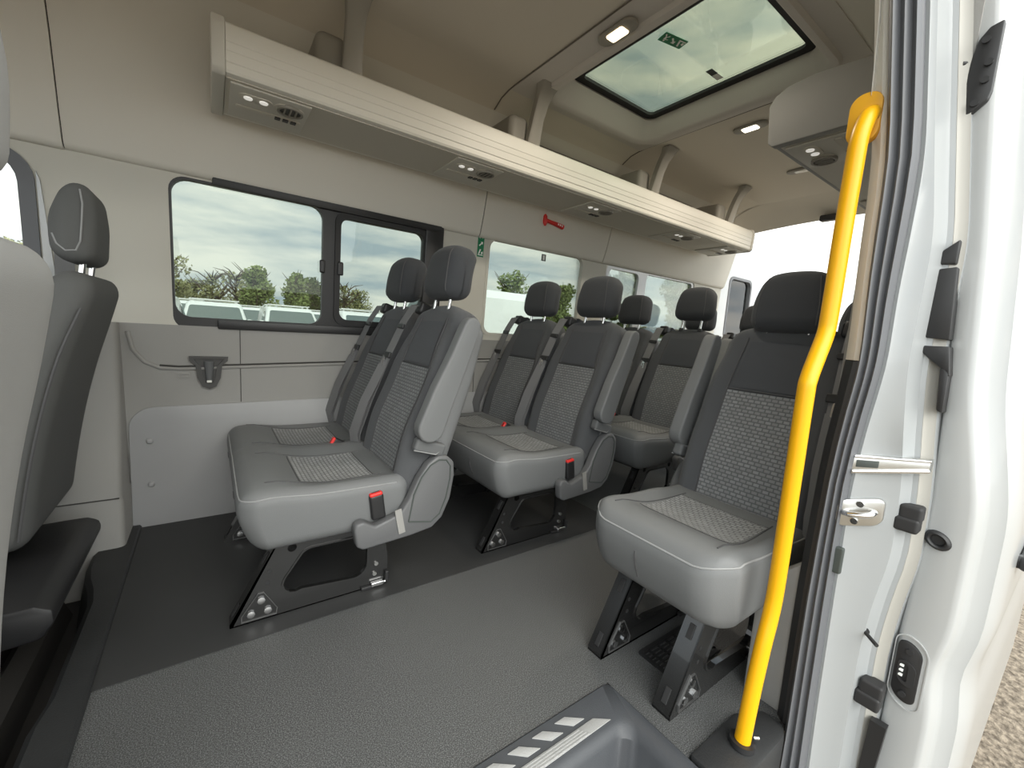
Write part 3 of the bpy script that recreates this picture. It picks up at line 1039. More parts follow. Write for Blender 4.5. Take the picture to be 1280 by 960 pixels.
# ================================================================== yellow grab pole
pole = empty('grab_pole', (0.958, 0.345, 0.012))
tag(pole, 'bright yellow curved grab pole beside the sliding door opening', 'grab pole')
raw = [(0.953, 0.345, 0.02), (0.966, 0.345, 0.13), (0.985, 0.345, 0.24), (1.004, 0.345, 0.32), (1.009, 0.345, 0.40), (1.007, 0.345, 0.60), (1.004, 0.345, 0.80), (1.008, 0.345, 0.84), (1.035, 0.345, 0.89), (1.060, 0.345, 0.935), (1.066, 0.345, 0.98), (1.067, 0.345, 1.15), (1.070, 0.345, 1.27), (1.073, 0.345, 1.325), (1.083, 0.343, 1.358), (1.098, 0.341, 1.380), (1.125, 0.339, 1.392)]
def catmull(ps, k=5):
    ps = [Vector(p) for p in ps]
    out = []
    for i in range(len(ps)-1):
        a, b, c, d = ps[max(i-1, 0)], ps[i], ps[i+1], ps[min(i+2, len(ps)-1)]
        for j in range(k):
            t = j/k
            out.append(0.5*((2*b)+(c-a)*t+(2*a-5*b+4*c-d)*t*t+(3*b-a-3*c+d)*t**3))
    out.append(ps[-1])
    return out
bm = B()
tube(bm, [p-Vector((0.958, 0.345, 0.012)) for p in catmull(raw)], 0.0165, 20)
put('tube', bm, M['yellow'], pole)
bm = B()
tube(bm, [(-0.006, 0, 0.0), (-0.005, 0, 0.012)], 0.027, 20)
put('foot_ring', bm, M['black'], pole)
bm = B()
cyl(bm, (0.016, -0.014, 0.018), (0.023, -0.022, 0.020), 0.0045, 10)
put('foot_screw', bm, M['chrome'], pole)
bm = B()
prism(bm, rr(-0.028, -0.055, 0.028, 0.045, 0.026, 8), lambda u, v, d: (1.1085-0.958+d, 0.352-0.345+u, 1.385-0.012+v), -0.006, 0.012, bev=0.003)
put('wall_flange', bm, M['yellowflange'], pole, angle=30)

# ================================================================== floor grille under the single seat
bm = B()
ring(bm, rr(0.985, 0.53, 1.215, 0.655, 0.006, 2), rr(0.995, 0.54, 1.205, 0.645, 0.004, 2), XY(0.0), 0.0, 0.006)
for k in range(9):
    box(bm, (1.10, 0.55+0.0115*k, 0.003), (0.21, 0.004, 0.005))
for k in range(5):
    box(bm, (1.02+0.04*k, 0.592, 0.003), (0.005, 0.105, 0.005))
tag(put('floor_grille', bm, M['black'], None, smooth=False), 'black slatted air grille in the floor under the single seat', 'grille')

# ================================================================== luggage racks
RF = [(2.045, 1.636), (1.715, 1.636), (1.704, 1.640), (1.700, 1.648), (1.701, 1.668), (1.698, 1.671), (1.698, 1.700), (1.6965, 1.702), (1.6965, 1.725), (1.695, 1.727), (1.696, 1.765), (1.702, 1.780), (1.715, 1.790), (1.730, 1.789), (1.742, 1.775), (1.748, 1.700), (1.765, 1.685), (2.065, 1.700), (2.06, 1.66)]
def rack(name, label, x0, x1, f, caps, mface, mcap, munder):
    root = empty(name, f(x0, 1.7, 1.636))
    o = Vector(root.location)
    tag(root, label, 'luggage rack', 'overhead luggage racks')
    bm = B()
    loft(bm, [[Vector(f(x, y, z))-o for y, z in RF] for x in (x0+0.038, x1-0.03)])
    put('shelf', bm, mface, root, angle=25)
    bm = B()
    box(bm, Vector(f((x0+x1)/2, 1.875, 1.6345))-o, (x1-x0-0.08, 0.30, 0.003))
    put('underside', bm, munder, root, smooth=False)
    for a, b in ((x0, x0+0.037), (x1-0.029, x1)):
        bm = B()
        prism(bm, caps, lambda u, v, d: Vector(f(a+d*(b-a), u, v))-o, 0, 1, bev=0.006)
        put('end_cap', bm, mcap, root, angle=30)
    return root, o
fF = lambda x, y, z: (x, y, z)
fN = lambda x, y, z: (x, 2.52-y, z)
capF = [(2.055, 1.63), (1.71, 1.63), (1.694, 1.645), (1.688, 1.76), (1.70, 1.795), (1.735, 1.80), (1.85, 1.765), (2.06, 1.77)]
capN = [(2.075, 1.63), (1.71, 1.63), (1.694, 1.645), (1.682, 1.775), (1.70, 1.805), (1.74, 1.825), (1.83, 1.835), (2.0, 1.82), (2.08, 1.76)]
rk, ro = rack('luggage_rack', 'long silver beige overhead luggage rack above the far side windows', 0.018, 3.46, fF, capF, M['rack'], M['rackcap'], M['rackunder'])
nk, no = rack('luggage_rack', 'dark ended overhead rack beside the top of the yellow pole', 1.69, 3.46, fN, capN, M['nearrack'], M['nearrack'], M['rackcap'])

def light_panel(root, o, f, xc, lit=True):
    """reading lights and air outlet let into the rack underside"""
    P = lambda x, y, z: Vector(f(xc+x, y, z))-o
    bm = B()
    prism(bm, [(-0.12, 1.735), (0.12, 1.735), (0.12, 2.0), (-0.12, 2.0)], lambda u, v, d: P(u, v, 1.633-d), 0, 0.007, bev=0.003)
    pn = put('light_panel', bm, M['rackcap'], root, angle=30)
    bm = B()
    prism(bm, rr(-0.095, 1.775, 0.005, 1.825, 0.024), lambda u, v, d: P(u, v, 1.6262-d), 0, 0.004, bev=0.0015)
    prism(bm, rr(0.01, 1.765, 0.105, 1.84, 0.035), lambda u, v, d: P(u, v, 1.6262-d), 0, 0.003, bev=0.001)
    prism(bm, rr(-0.10, 1.88, 0.105, 1.905, 0.008), lambda u, v, d: P(u, v, 1.6262-d), 0, 0.004, bev=0.0015)
    put('bezel', bm, M['rackunder'], pn, angle=30)
    for dx in (-0.068, -0.022):
        bm = B()
        tube(bm, [P(dx, 1.80, 1.624), P(dx, 1.80, 1.619), P(dx, 1.80, 1.617)], [0.014, 0.013, 0.006], 16)
        put('reading_lamp', bm, M['readlens'], pn)
    bm = B()
    tube(bm, [P(0.060, 1.802, 1.6235), P(0.060, 1.802, 1.6205)], 0.036, 24)
    put('air_outlet', bm, M['black'], pn)
    bm = B()
    ring(bm, [(0.060+0.042*math.cos(2*math.pi*k/24), 1.802+0.042*math.sin(2*math.pi*k/24)) for k in range(24)], [(0.060+0.034*math.cos(2*math.pi*k/24), 1.802+0.034*math.sin(2*math.pi*k/24)) for k in range(24)], lambda u, v, d: P(u, v, 1.6255-d), 0, 0.010)
    put('outlet_ring', bm, M['bracket'], pn, angle=40)
    for k in range(3):
        bm = B()
        box(bm, P(0.042+0.018*k, 1.802, 1.6185), (0.0055, 0.060 if k == 1 else 0.050, 0.005))
        put('louvre', bm, M['bracket'], pn, smooth=False)
    for k in range(3):
        bm = B()
        box(bm, P(0.030+0.026*k, 1.893, 1.6205), (0.018, 0.022, 0.004))
        put('slot', bm, M['black'], pn, smooth=False)
    return pn
for xc in (0.188, 1.01, 1.84, 2.68, 3.28):
    light_panel(rk, ro, fF, xc)
for xc in (1.86, 2.7):
    light_panel(nk, no, fN, xc)

def support(root, o, f, xc, w=0.075):
    P = lambda x, y, z: Vector(f(x, y, z))-o
    bm = B()
    rings = []
    path = [(1.725, 1.785, 1.0, 0.030), (1.712, 1.84, 0.88, 0.034), (1.696, 1.90, 0.82, 0.036), (1.67, 1.96, 0.88, 0.036), (1.640, 2.00, 1.1, 0.038), (1.62, 2.024, 1.35, 0.046)]
    for y, z, k, t in path:
        hw = w*k/2
        r = 0.008
        rings.append([P(xc+a, y+b, z) for a, b in ((-hw, 0.004), (-hw+r, -0.004), (hw-r, -0.004), (hw, 0.004), (hw, t), (-hw, t))])
    loft(bm, rings)
    b = put('support', bm, M['bracket'], root, angle=45)
    bm = B()
    rbox(bm, P(xc-0.06, 1.88, 1.81), (0.055, 0.12, 0.11), 0.03, n=(2, 2, 2))
    put('rib_cover', bm, M['bracket'], b)
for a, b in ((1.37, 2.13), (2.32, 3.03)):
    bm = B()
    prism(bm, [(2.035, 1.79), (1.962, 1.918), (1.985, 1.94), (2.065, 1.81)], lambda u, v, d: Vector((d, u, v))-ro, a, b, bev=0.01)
    put('pocket_shade_panel', bm, M['pocket'], rk, angle=30)  # dark slab carries the shade inside the open cubbies as its colour
for xc in (0.44, 1.285, 2.235, 3.14):
    support(rk, ro, fF, xc)

# ================================================================== ceiling lamps
def dome_lamp(c, label, material, power=2.5):
    root = empty('dome_lamp', c)
    tag(root, label, 'lamp', 'ceiling lamps')
    bm = B()
    prism(bm, rr(-0.035, -0.085, 0.035, 0.085, 0.034, 8), XY(0), -0.008, 0.004, bev=0.004)
    put('bezel', bm, M['bracket'], root, angle=30)
    bm = B()
    prism(bm, rr(-0.022, -0.038, 0.022, 0.038, 0.008, 4), XY(0), -0.013, -0.006, bev=0.003)
    put('lamp_lens', bm, material, root, angle=30)
    ld = bpy.data.lights.new('dome_lamp_light', 'AREA')
    ld.shape = 'RECTANGLE'
    ld.size, ld.size_y = 0.05, 0.09
    ld.energy = power
    ld.color = (1.0, 0.90, 0.76)
    lo = bpy.data.objects.new('dome_lamp_light', ld)
    lo.location = (0, 0, -0.016)
    lo.parent = root
    COL.objects.link(lo)
dome_lamp((1.243, 1.20, 2.015), 'lit warm ceiling lamp at the front edge of the roof hatch', M['warmlens'])
dome_lamp((2.30, 1.22, 2.026), 'lit white ceiling lamp behind the roof hatch', M['coollens'])
dome_lamp((3.06, 1.26, 2.026), 'ceiling lamp farthest back in the van', M['lens'])

# ================================================================== signs and small fittings
def sign(name, label, cat, P, w, h, marks, base='green'):
    """flat sticker: P(u,v,d)->xyz; marks are white polygons"""
    bm = B()
    prism(bm, [(-w/2, -h/2), (w/2, -h/2), (w/2, h/2), (-w/2, h/2)], P, 0, 0.0012)
    o = put(name, bm, M[base], None, smooth=False)
    tag(o, label, cat)
    bm = B()
    for mk in marks:
        prism(bm, mk, P, 0.0008, 0.0018)
    put('pictogram', bm, M['signwhite'], o, smooth=False)
    return o
def runner(cx, cy, s):
    c = [(cx+0.18*s*math.cos(k*0.785)+0.1*s, cy+0.62*s+0.16*s*math.sin(k*0.785)) for k in range(8)]
    body = [(cx-0.22*s, cy+0.38*s), (cx+0.28*s, cy+0.42*s), (cx+0.10*s, cy-0.15*s), (cx-0.18*s, cy-0.12*s)]
    l1 = [(cx-0.18*s, cy-0.12*s), (cx+0.02*s, cy-0.14*s), (cx-0.30*s, cy-0.68*s), (cx-0.55*s, cy-0.62*s)]
    l2 = [(cx-0.05*s, cy-0.14*s), (cx+0.12*s, cy-0.12*s), (cx+0.46*s, cy-0.42*s), (cx+0.36*s, cy-0.66*s), (cx+0.2*s, cy-0.38*s)]
    arm = [(cx+0.22*s, cy+0.40*s), (cx+0.30*s, cy+0.28*s), (cx+0.62*s, cy+0.16*s), (cx+0.60*s, cy+0.30*s)]
    return [c, body, l1, l2, arm]
def arrow(cx, cy, s):
    return [[(cx+0.5*s, cy+0.5*s), (cx-0.1*s, cy+0.45*s), (cx+0.1*s, cy+0.25*s), (cx-0.5*s, cy-0.3*s), (cx-0.3*s, cy-0.5*s), (cx+0.27*s, cy+0.07*s), (cx+0.45*s, cy-0.1*s)]]
def doorway(cx, cy, s):
    return [[(cx-0.5*s, cy-0.5*s), (cx+0.5*s, cy-0.5*s), (cx+0.5*s, cy-0.36*s), (cx-0.5*s, cy-0.36*s)], [(cx-0.45*s, cy-0.3*s), (cx-0.2*s, cy-0.3*s), (cx+0.1*s, cy+0.5*s), (cx-0.15*s, cy+0.5*s)], [(cx+0.15*s, cy-0.25*s), (cx+0.45*s, cy-0.25*s), (cx+0.45*s, cy+0.2*s), (cx+0.15*s, cy+0.05*s)]]
sx, sz = 1.288, 1.385
sign('exit_sign', 'green emergency exit sticker on the pale pillar between side windows', 'sign', lambda u, v, d: (sx+u, wy(sz+v)+0.0025-d, sz+v), 0.042, 0.145,
     runner(0, 0.047, 0.026) + arrow(0, 0.0, 0.026) + doorway(0, -0.047, 0.034))
ca_, sa_ = math.cos(math.radians(-12)), math.sin(math.radians(-12))
sign('exit_sign', 'green emergency exit sticker on the roof hatch glass', 'sign', lambda u, v, d: (1.575+u*ca_-v*sa_, 1.205+u*sa_+v*ca_, 2.1265-d), 0.118, 0.052,
     runner(-0.038, 0, 0.026) + arrow(0, 0.0, 0.028) + doorway(0.038, 0.0, 0.034))
o = sign('warning_label', 'small dark label on the rear edge of the hatch glass', 'label', lambda u, v, d: (1.885+u, 1.212+v, 2.1265-d), 0.05, 0.03, [], 'labelgrey')
bm = B()
prism(bm, [(0.025, -0.015), (0.075, -0.015), (0.075, 0.015), (0.025, 0.015)], lambda u, v, d: (1.885+u, 1.212+v, 2.1265-d), 0, 0.0012)
put('white_panel', bm, M['labelwhite'], o, smooth=False)
sign('warning_label', 'small dark label high on the second side window', 'label', lambda u, v, d: (1.785+u, wy(1.385+v)+0.030-d, 1.385+v), 0.036, 0.042, [[(-0.009, -0.015), (0.009, -0.015), (0.009, 0.015), (-0.009, 0.015)]], 'labelgrey')

# emergency hammer
ham = empty('emergency_hammer', (1.76, 2.118, 1.585))
tag(ham, 'red emergency hammer on the pale panel above the second side window', 'hammer')
bm = B()
tube(bm, [(-0.065, -0.012, 0.004), (-0.02, -0.012, 0.0), (0.03, -0.011, -0.005), (0.085, -0.010, -0.012)], [0.013, 0.011, 0.014, 0.015], 10)
put('handle', bm, M['red'], ham)
bm = B()
tube(bm, [(-0.067, -0.012, 0.038), (-0.066, -0.012, 0.026), (-0.064, -0.012, -0.014), (-0.063, -0.012, -0.03)], [0.006, 0.014, 0.014, 0.006], 10)
put('hammer_head', bm, M['red'], ham)
bm = B()
rbox(bm, (-0.01, 0.004, -0.004), (0.05, 0.007, 0.011), 0.004)
put('holder', bm, M['red'], ham)
bm = B()
for k in range(3):
    box(bm, (0.035+0.016*k, -0.0248, -0.0055-0.0022*k), (0.009, 0.002, 0.010))
put('lettering', bm, M['signwhite'], ham, smooth=False)

# cup holder moulded into the wall trim
cup = empty('cup_holder', (-0.008, 2.2, 0.70))
tag(cup, 'V shaped dark cup holder recess on the grey wall trim', 'cup holder')
bm = B()
outer = [(-0.068, 0.006), (0.068, 0.006), (0.066, -0.012), (0.046, -0.03), (0.040, -0.085), (0.024, -0.122), (0.0, -0.132), (-0.024, -0.122), (-0.040, -0.085), (-0.046, -0.03), (-0.066, -0.012)]
inner = [(-0.052, -0.004), (0.052, -0.004), (0.046, -0.014), (0.028, -0.034), (0.022, -0.080), (0.013, -0.106), (0.0, -0.110), (-0.013, -0.106), (-0.022, -0.080), (-0.028, -0.034), (-0.046, -0.014)]
ring(bm, outer, inner, lambda u, v, d: (u, d, v), 0.002, -0.018)
put('rim', bm, mat('dark_grey_plastic', (0.050, 0.049, 0.047), 0.55), cup, angle=40)
bm = B()
prism(bm, inner, lambda u, v, d: (u, d, v), -0.002, -0.006)
put('back_plate', bm, mat('dark_recess_plastic', (0.045, 0.044, 0.042), 0.5), cup, smooth=False)
bm = B()
tube(bm, [(0.0, -0.006, -0.015), (0.0, -0.006, -0.10)], [0.020, 0.012], 12)
put('tongue', bm, M['vinyl_dark'], cup)
bm = B()
rbox(bm, (0.0, -0.014, -0.100), (0.009, 0.006, 0.005), 0.002)
put('drain_slot', bm, M['labelwhite'], cup)
bm = B()
ring(bm, rr(-0.021, -0.011, 0.021, 0.011, 0.005, 3), rr(-0.016, -0.007, 0.016, 0.007, 0.004, 3), lambda u, v, d: (-0.094+u, 2.2+d, 0.622+v), 0.002, -0.004)
box(bm, (-0.09, 2.198, 0.622), (0.016, 0.004, 0.008))
tag(put('wall_socket', bm, M['greytrim'], None), 'small oval socket recess left of the cup holder', 'socket')

# ================================================================== passenger seats
REC = math.radians(18)
BP = (0.47, 0.33)                       # pivot of the backrest: x, z
def sst(a, b, x):
    t = max(0, min(1, (x-a)/(b-a)))
    return t*t*(3-2*t)
def back_front(y, z):
    """front surface of a backrest in its own frame (x = depth)"""
    bol = 0.024*sst(0.115, 0.185, abs(y))*(1-0.75*sst(0.40, 0.60, z))
    lum = 0.016*math.exp(-((z-0.20)/0.13)**2)
    return -bol-lum+0.010*sst(0.5, 0.64, z)
def width_k(z):
    return 1-0.13*sst(0.40, 0.66, z)
def cush_top(x, y, ycs, hw):
    d = min(abs(y-c) for c in ycs)
    side = sst(0.13, 0.20, d)
    t = 0.030*math.exp(-((x-0.10)/0.085)**2)*(1-0.6*side) + 0.009*side
    if len(ycs) > 1:
        t += 0.006*math.exp(-(y/0.03)**2)
    t -= 0.012*math.exp(-((x-0.30)/0.12)**2)*(1-sst(0.08, 0.20, d))
    if len(ycs) == 1:
        t += 0.012*side*(1-sst(0.30, 0.45, x))
    return t
ZC0, ZC1 = 0.225, 0.392

def back_unit(root, yc, aisle):
    """backrest with inserts, headrest, belt; aisle = side (+1/-1/0) that carries the armrest"""
    bs = -aisle if aisle else 1                      # belt side
    rot = (0, REC, 0)
    loc = (BP[0], yc, BP[1])
    bm = B()
    def df(x, y, z):
        y2 = y*width_k(z)
        z += 0.036*sst(0.45, 0.66, z)*(1-(abs(y)/0.20)**2.5) if abs(y) < 0.20 else 0
        if x < 0.07:
            k = 1-x/0.07 if x > 0 else 1
            x = x+back_front(y, z)*k
        return (x, y2, z)
    rbox(bm, (0.065, 0, 0.325), (0.065, 0.212, 0.335), 0.045, n=(3, 16, 22), deform=df)
    bk = put('backrest', bm, M['fabric'], root, loc=loc, rot=rot, angle=60)
    bm = B()
    rbox(bm, (0.095, 0, 0.315), (0.043, 0.222, 0.328), 0.04, n=(2, 6, 10), deform=lambda x, y, z: (x, y*width_k(z), z))
    put('back_shell', bm, M['vinyl'], bk, angle=60)
    bm = B()
    grid(bm, lin(-0.128, 0.128, 16), lin(0.045, 0.435, 24), lambda y, z: (back_front(y, z)-0.0035, y*width_k(z), z))
    put('back_insert', bm, M['patback'], bk)
    bm = B()
    grid(bm, lin(-0.115, 0.115, 12), lin(0.447, 0.618, 10), lambda y, z: (back_front(y, z)-0.0035, y*width_k(z), z))
    put('upper_insert', bm, M['fabric2'], bk)
    bm = B()
    tube(bm, [(back_front(0.130, z)-0.003, -0.130*width_k(z), z) for z in lin(0.045, 0.632, 20)], 0.0022, 6)
    put('back_seam', bm, M['stitchdark'], bk)
    bm = B()
    tube(bm, [(back_front(0.130, z)-0.003, 0.130*width_k(z), z) for z in lin(0.045, 0.632, 20)], 0.0022, 6)
    put('back_seam', bm, M['stitchdark'], bk)
    bm = B()
    tube(bm, [(back_front(y, 0.441)-0.003, y*width_k(0.441), 0.441) for y in lin(-0.128, 0.128, 10)], 0.0022, 6)
    put('back_seam', bm, M['stitchdark'], bk)
    # headrest
    hr = [0.725, yc, 1.112]
    bm = B()
    def hd(x, y, z):
        t = (z+0.10)/0.20
        y *= 1-0.15*sst(0.35, 1.0, t)
        z -= 0.020*sst(0.6, 1.0, t)*(abs(y)/0.11)**2.5
        x += 0.018*sst(0.4, 1, t)*(1 if x > 0 else 0.6) - 0.010*(1 if x < 0 else 0)*(y/0.12)**2*-1
        return (x, y, z)
    rbox(bm, (0, 0, 0), (0.058, 0.124, 0.103), 0.048, n=(3, 8, 6), deform=hd)
    h = put('headrest', bm, M['fabrichead'], root, loc=tuple(hr), rot=(0, math.radians(6), 0), angle=70)
    def hsurf(y, z):
        q = (-0.058+0.048, max(-0.076, min(0.076, y)), max(-0.055, min(0.055, z)))
        d = Vector((-0.048, y-q[1], z-q[2])).normalized()*0.0485
        return hd(q[0]+d.x, q[1]+d.y, q[2]+d.z)
    for s in (-1, 1):
        bm = B()
        tube(bm, [hsurf(s*0.092, z) for z in lin(-0.085, 0.095, 14)], 0.0020, 6)
        put('headrest_seam', bm, M['stitchdark'], h)
    for s in (-1, 1):
        bm = B()
        tube(bm, [(-0.005, s*0.062, -0.09), (-0.012, s*0.062, -0.185)], 0.0065, 12)
        put('headrest_post', bm, M['chrome'], h)
        bm = B()
        tube(bm, [(-0.0105, s*0.062, -0.155), (-0.0125, s*0.062, -0.172)], 0.013, 12)
        put('post_collar', bm, M['black'], h)
    # belt reel, webbing, tongue
    bm = B()
    rbox(bm, (0.045, bs*0.178, 0.675), (0.046, 0.030, 0.026), 0.012)
    reel = put('belt_reel', bm, M['black'], bk)
    bm = B()
    rbox(bm, (0.070, bs*0.178-bs*0.014, 0.690), (0.026, 0.024, 0.017), 0.010)
    put('reel_cover', bm, M['fabric2'], reel)
    bm = B()
    wd = (0.25, -bs*1, 0)
    strap(bm, [(0.02, bs*0.186, 0.692), (-0.012, bs*0.190, 0.675), (-0.030, bs*0.196, 0.60), (-0.043, bs*0.206, 0.45), (-0.052, bs*0.214, 0.25), (-0.05, bs*0.222, 0.10), (-0.025, bs*0.226, 0.03)], wd, 0.046, 0.002)
    strap(bm, [(-0.048, bs*0.204, 0.44), (-0.062, bs*0.217, 0.26), (-0.058, bs*0.232, 0.10), (-0.022, bs*0.236, 0.02)], wd, 0.046, 0.002)
    strap(bm, [(-0.052, bs*0.201, 0.40), (-0.070, bs*0.212, 0.24), (-0.066, bs*0.226, 0.10), (-0.026, bs*0.238, 0.02)], (0.5, -bs, 0), 0.046, 0.002)
    belt = put('seat_belt', bm, M['webbing'], bk, angle=30)
    bm = B()
    rbox(bm, (-0.046, bs*0.204, 0.445), (0.006, 0.030, 0.013), 0.004)
    put('belt_tongue', bm, M['black'], belt)
    bm = B()
    rbox(bm, (-0.034, bs*0.197, 0.575), (0.006, 0.028, 0.010), 0.004)
    put('belt_guide', bm, M['black'], belt)
    bm = B()
    ring(bm, rr(-0.010, -0.022, 0.010, 0.022, 0.006, 3), rr(-0.005, -0.012, 0.005, 0.010, 0.003, 3), lambda u, v, d: (-0.052+d, bs*0.206+u, 0.41+v), -0.002, 0.002)
    # tongue plate hangs just below its slider
    put('tongue_plate', bm, M['chrome'], bk, angle=30)
    if aisle:
        bm = B()
        pr = []
        for k in range(9):
            a = math.radians(180+180*k/8)
            pr.append((0.004+0.046*math.cos(a), 0.248+0.046*math.sin(a)))
        pr += [(0.052, 0.36), (0.056, 0.48)]
        for k in range(7):
            a = math.radians(180*k/6)
            pr.append((0.027+0.031*math.cos(a), 0.610+0.033*math.sin(a)))
        pr += [(-0.014, 0.50), (-0.032, 0.38)]
        prism(bm, pr, lambda u, v, d: (u, aisle*(0.228+d), v), 0.0, 0.050, bev=0.016, seg=4)
        ar = put('armrest', bm, M['vinyl'], root, loc=loc, rot=rot, angle=70)
        bm = B()
        tube(bm, [(0.052, aisle*0.248, 0.235), (0.058, aisle*0.250, 0.37), (0.062, aisle*0.248, 0.50), (0.0625, aisle*0.244, 0.60), (0.045, aisle*0.240, 0.645)], 0.0062, 8)
        put('armrest_gap', bm, M['black'], ar)
        bm = B()
        rbox(bm, (0.035, aisle*0.236, 0.185), (0.055, 0.018, 0.022), 0.010)
        put('armrest_bracket', bm, M['vinyl_dark'], ar)
        bm = B()
        tube(bm, [(-0.02, aisle*0.25, 0.165), (0.06, aisle*0.253, 0.168), (0.085, aisle*0.25, 0.20)], 0.0022, 8)
        put('bracket_edge', bm, M['stitch'], ar)

def make_seat(name, label, group, ycs, hw, aisle, plates):
    root = empty(name)
    tag(root, label, 'van seat', group)
    # cushion
    bm = B()
    def df(x, y, z):
        top = sst(0.27, 0.36, z)
        z2 = z+top*cush_top(x, y, ycs, hw)
        low = 1-sst(0.225, 0.34, z)
        x2 = x + 0.035*low*(1-sst(0.02, 0.20, x))
        y2 = y*(1-0.02*low)
        # rounded plan corners at the front
        e = sst(0.84, 1.0, abs(y)/hw) if len(ycs) > 1 else sst(0.55, 1.0, abs(y)/hw)
        x2 += (0.014 if len(ycs) > 1 else 0.045)*e*e*(1-sst(0.02, 0.14, x))
        return (x2, y2, z2)
    rbox(bm, (0.265, 0, (ZC0+ZC1)/2), (0.245, hw, (ZC1-ZC0)/2), 0.042, n=(14, 26 if len(ycs) > 1 else 14, 4), deform=df, k=4)
    cu = put('seat_cushion', bm, M['vinyl'] , root, angle=70)
    # top cloth, insert and piping
    ct = lambda x, y: ZC1+cush_top(x, y, ycs, hw)
    for yc in ycs:
        bm = B()
        grid(bm, lin(0.185, 0.405, 14), lin(yc-0.135, yc+0.135, 14), lambda x, y: (x, y, ct(x, y)+0.0022))
        put('seat_insert', bm, M['patseat'], cu)
        for a, b in (((0.185, yc-0.138), (0.185, yc+0.138)), ((0.408, yc-0.138), (0.408, yc+0.138)), ((0.09, yc-0.155), (0.43, yc-0.137)), ((0.09, yc+0.155), (0.43, yc+0.137))):
            bm = B()
            tube(bm, [(a[0]+(b[0]-a[0])*t, a[1]+(b[1]-a[1])*t, ct(a[0]+(b[0]-a[0])*t, a[1]+(b[1]-a[1])*t)+0.0006) for t in lin(0, 1, 12)], 0.0022, 6)
            put('seat_seam', bm, M['stitchdark'], cu)
    bm = B()
    rho = math.sqrt(0.042**2-0.022**2)
    xa, yb = 0.265-0.245+0.042, hw-0.042
    lp = [(x, -yb-rho) for x in lin(0.46, xa, 12)]
    lp += [(xa-rho*math.sin(math.radians(a)), -yb-rho*math.cos(math.radians(a))) for a in (18, 36, 54, 72, 90)]
    lp += [(xa-rho, y) for y in lin(-yb, yb, 18)[1:-1]]
    lp += [(x, -y) for x, y in lp[:17][::-1]]
    pts = []
    for x, y in lp:
        v = df(x, y, 0.372)
        pts.append((v[0], v[1], v[2]))
    tube(bm, pts, 0.0026, 6)
    put('cushion_piping', bm, M['stitch'], cu)
    for yc in (ycs if len(ycs) > 1 else [ycs[0]+0.02]):
        bm = B()
        tube(bm, [(df(0.02, yc, z)[0]+0.0008, yc, z) for z in (0.27, 0.30, 0.33, 0.35)], 0.0022, 6)
        put('front_seam', bm, M['stitchdark'], cu)
    for i, yc in enumerate(ycs):
        back_unit(root, yc, aisle if (i == 0) else 0)
    # frame: two pressed steel side plates
    for (py, fl) in plates:
        bm = B()
        outer = [(0.0, 0.0), (0.455, 0.0), (0.455, 0.10), (0.435, 0.225), (0.115, 0.225), (0.0, 0.012)]
        hole = []
        for cx, cz, r, a0, a1 in ((0.165, 0.095, 0.035, 150, 300), (0.345, 0.095, 0.045, 270, 360), (0.345, 0.155, 0.045, 0, 90), (0.215, 0.16, 0.04, 90, 150)):
            for k in range(6):
                a = math.radians(a0+(a1-a0)*k/5)
                hole.append((cx+r*math.cos(a), cz+r*math.sin(a)))
        plate(bm, outer, [hole], XZ(py), 0.0, 0.004)
        ring(bm, hole, [(0.255+(u-0.255)*0.955, 0.125+(v-0.125)*0.93) for u, v in hole], XZ(py), -0.003, 0.012)
        # front flange and top flange
        prism(bm, [(0.0, 0.0), (0.0, 0.012), (0.115, 0.225), (0.12, 0.225), (0.006, 0.0)], XZ(py), 0.0, fl)
        box(bm, (0.285, py+fl/2, 0.223), (0.32, abs(fl), 0.004))
        box(bm, (0.23, py+fl/2, 0.003), (0.46, abs(fl), 0.006))
        pl = put('side_plate', bm, M['steel'], root, smooth=False)
        bm = B()
        tr = [(0.03, 0.012), (0.115, 0.012), (0.118, 0.03), (0.085, 0.088), (0.07, 0.088), (0.03, 0.03)]
        cx, cz = 0.073, 0.045
        ring(bm, [(cx+(u-cx)*1.05, cz+(v-cz)*1.05) for u, v in tr], tr, XZ(py), -0.004, 0.002)
        put('foot_dish', bm, M['dishedge'], pl, angle=30)
        for u, v in ((0.052, 0.030), (0.095, 0.030), (0.078, 0.066)):
            bm = B()
            tube(bm, [(u, py, v), (u, py-0.006, v), (u, py-0.007, v)], [0.0105, 0.0105, 0.006], 8)
            put('bolt', bm, M['chrome'], pl, angle=30)
        for u, v in ((0.095, 0.115), (0.10, 0.15)):
            bm = B()
            cyl(bm, (u, py-0.0008, v), (u, py+0.001, v), 0.006, 10)
            put('plate_hole', bm, M['blackmatt'], pl)
        for t in (0.14, 0.80):
            bm = B()
            x, z = 0.115*t, 0.012+0.213*t
            rbox(bm, (x-0.0015, py+fl/2, z), (0.0012, 0.0075, 0.019), 0.0011, M4=Matrix.Translation((x, 0, z)) @ Matrix.Rotation(math.atan2(0.115, 0.213), 4, 'Y') @ Matrix.Translation((-x, 0, -z)))
            put('flange_slot', bm, M['blackmatt'], pl)
        bm = B()
        rbox(bm, (0.418, py-0.008, 0.016), (0.022, 0.008, 0.008), 0.004)
        cyl(bm, (0.40, py-0.008, 0.016), (0.446, py-0.008, 0.016), 0.006, 10)
        put('rail_clip', bm, M['chrome'], pl)
        bm = B()
        rbox(bm, (0.45, py-0.008, 0.032), (0.006, 0.006, 0.020), 0.003)
        put('clip_latch', bm, M['black'], pl)
        bm = B()
        rbox(bm, (0.385, py-0.006, 0.008), (0.02, 0.006, 0.006), 0.003)
        put('rail_foot', bm, M['black'], pl)
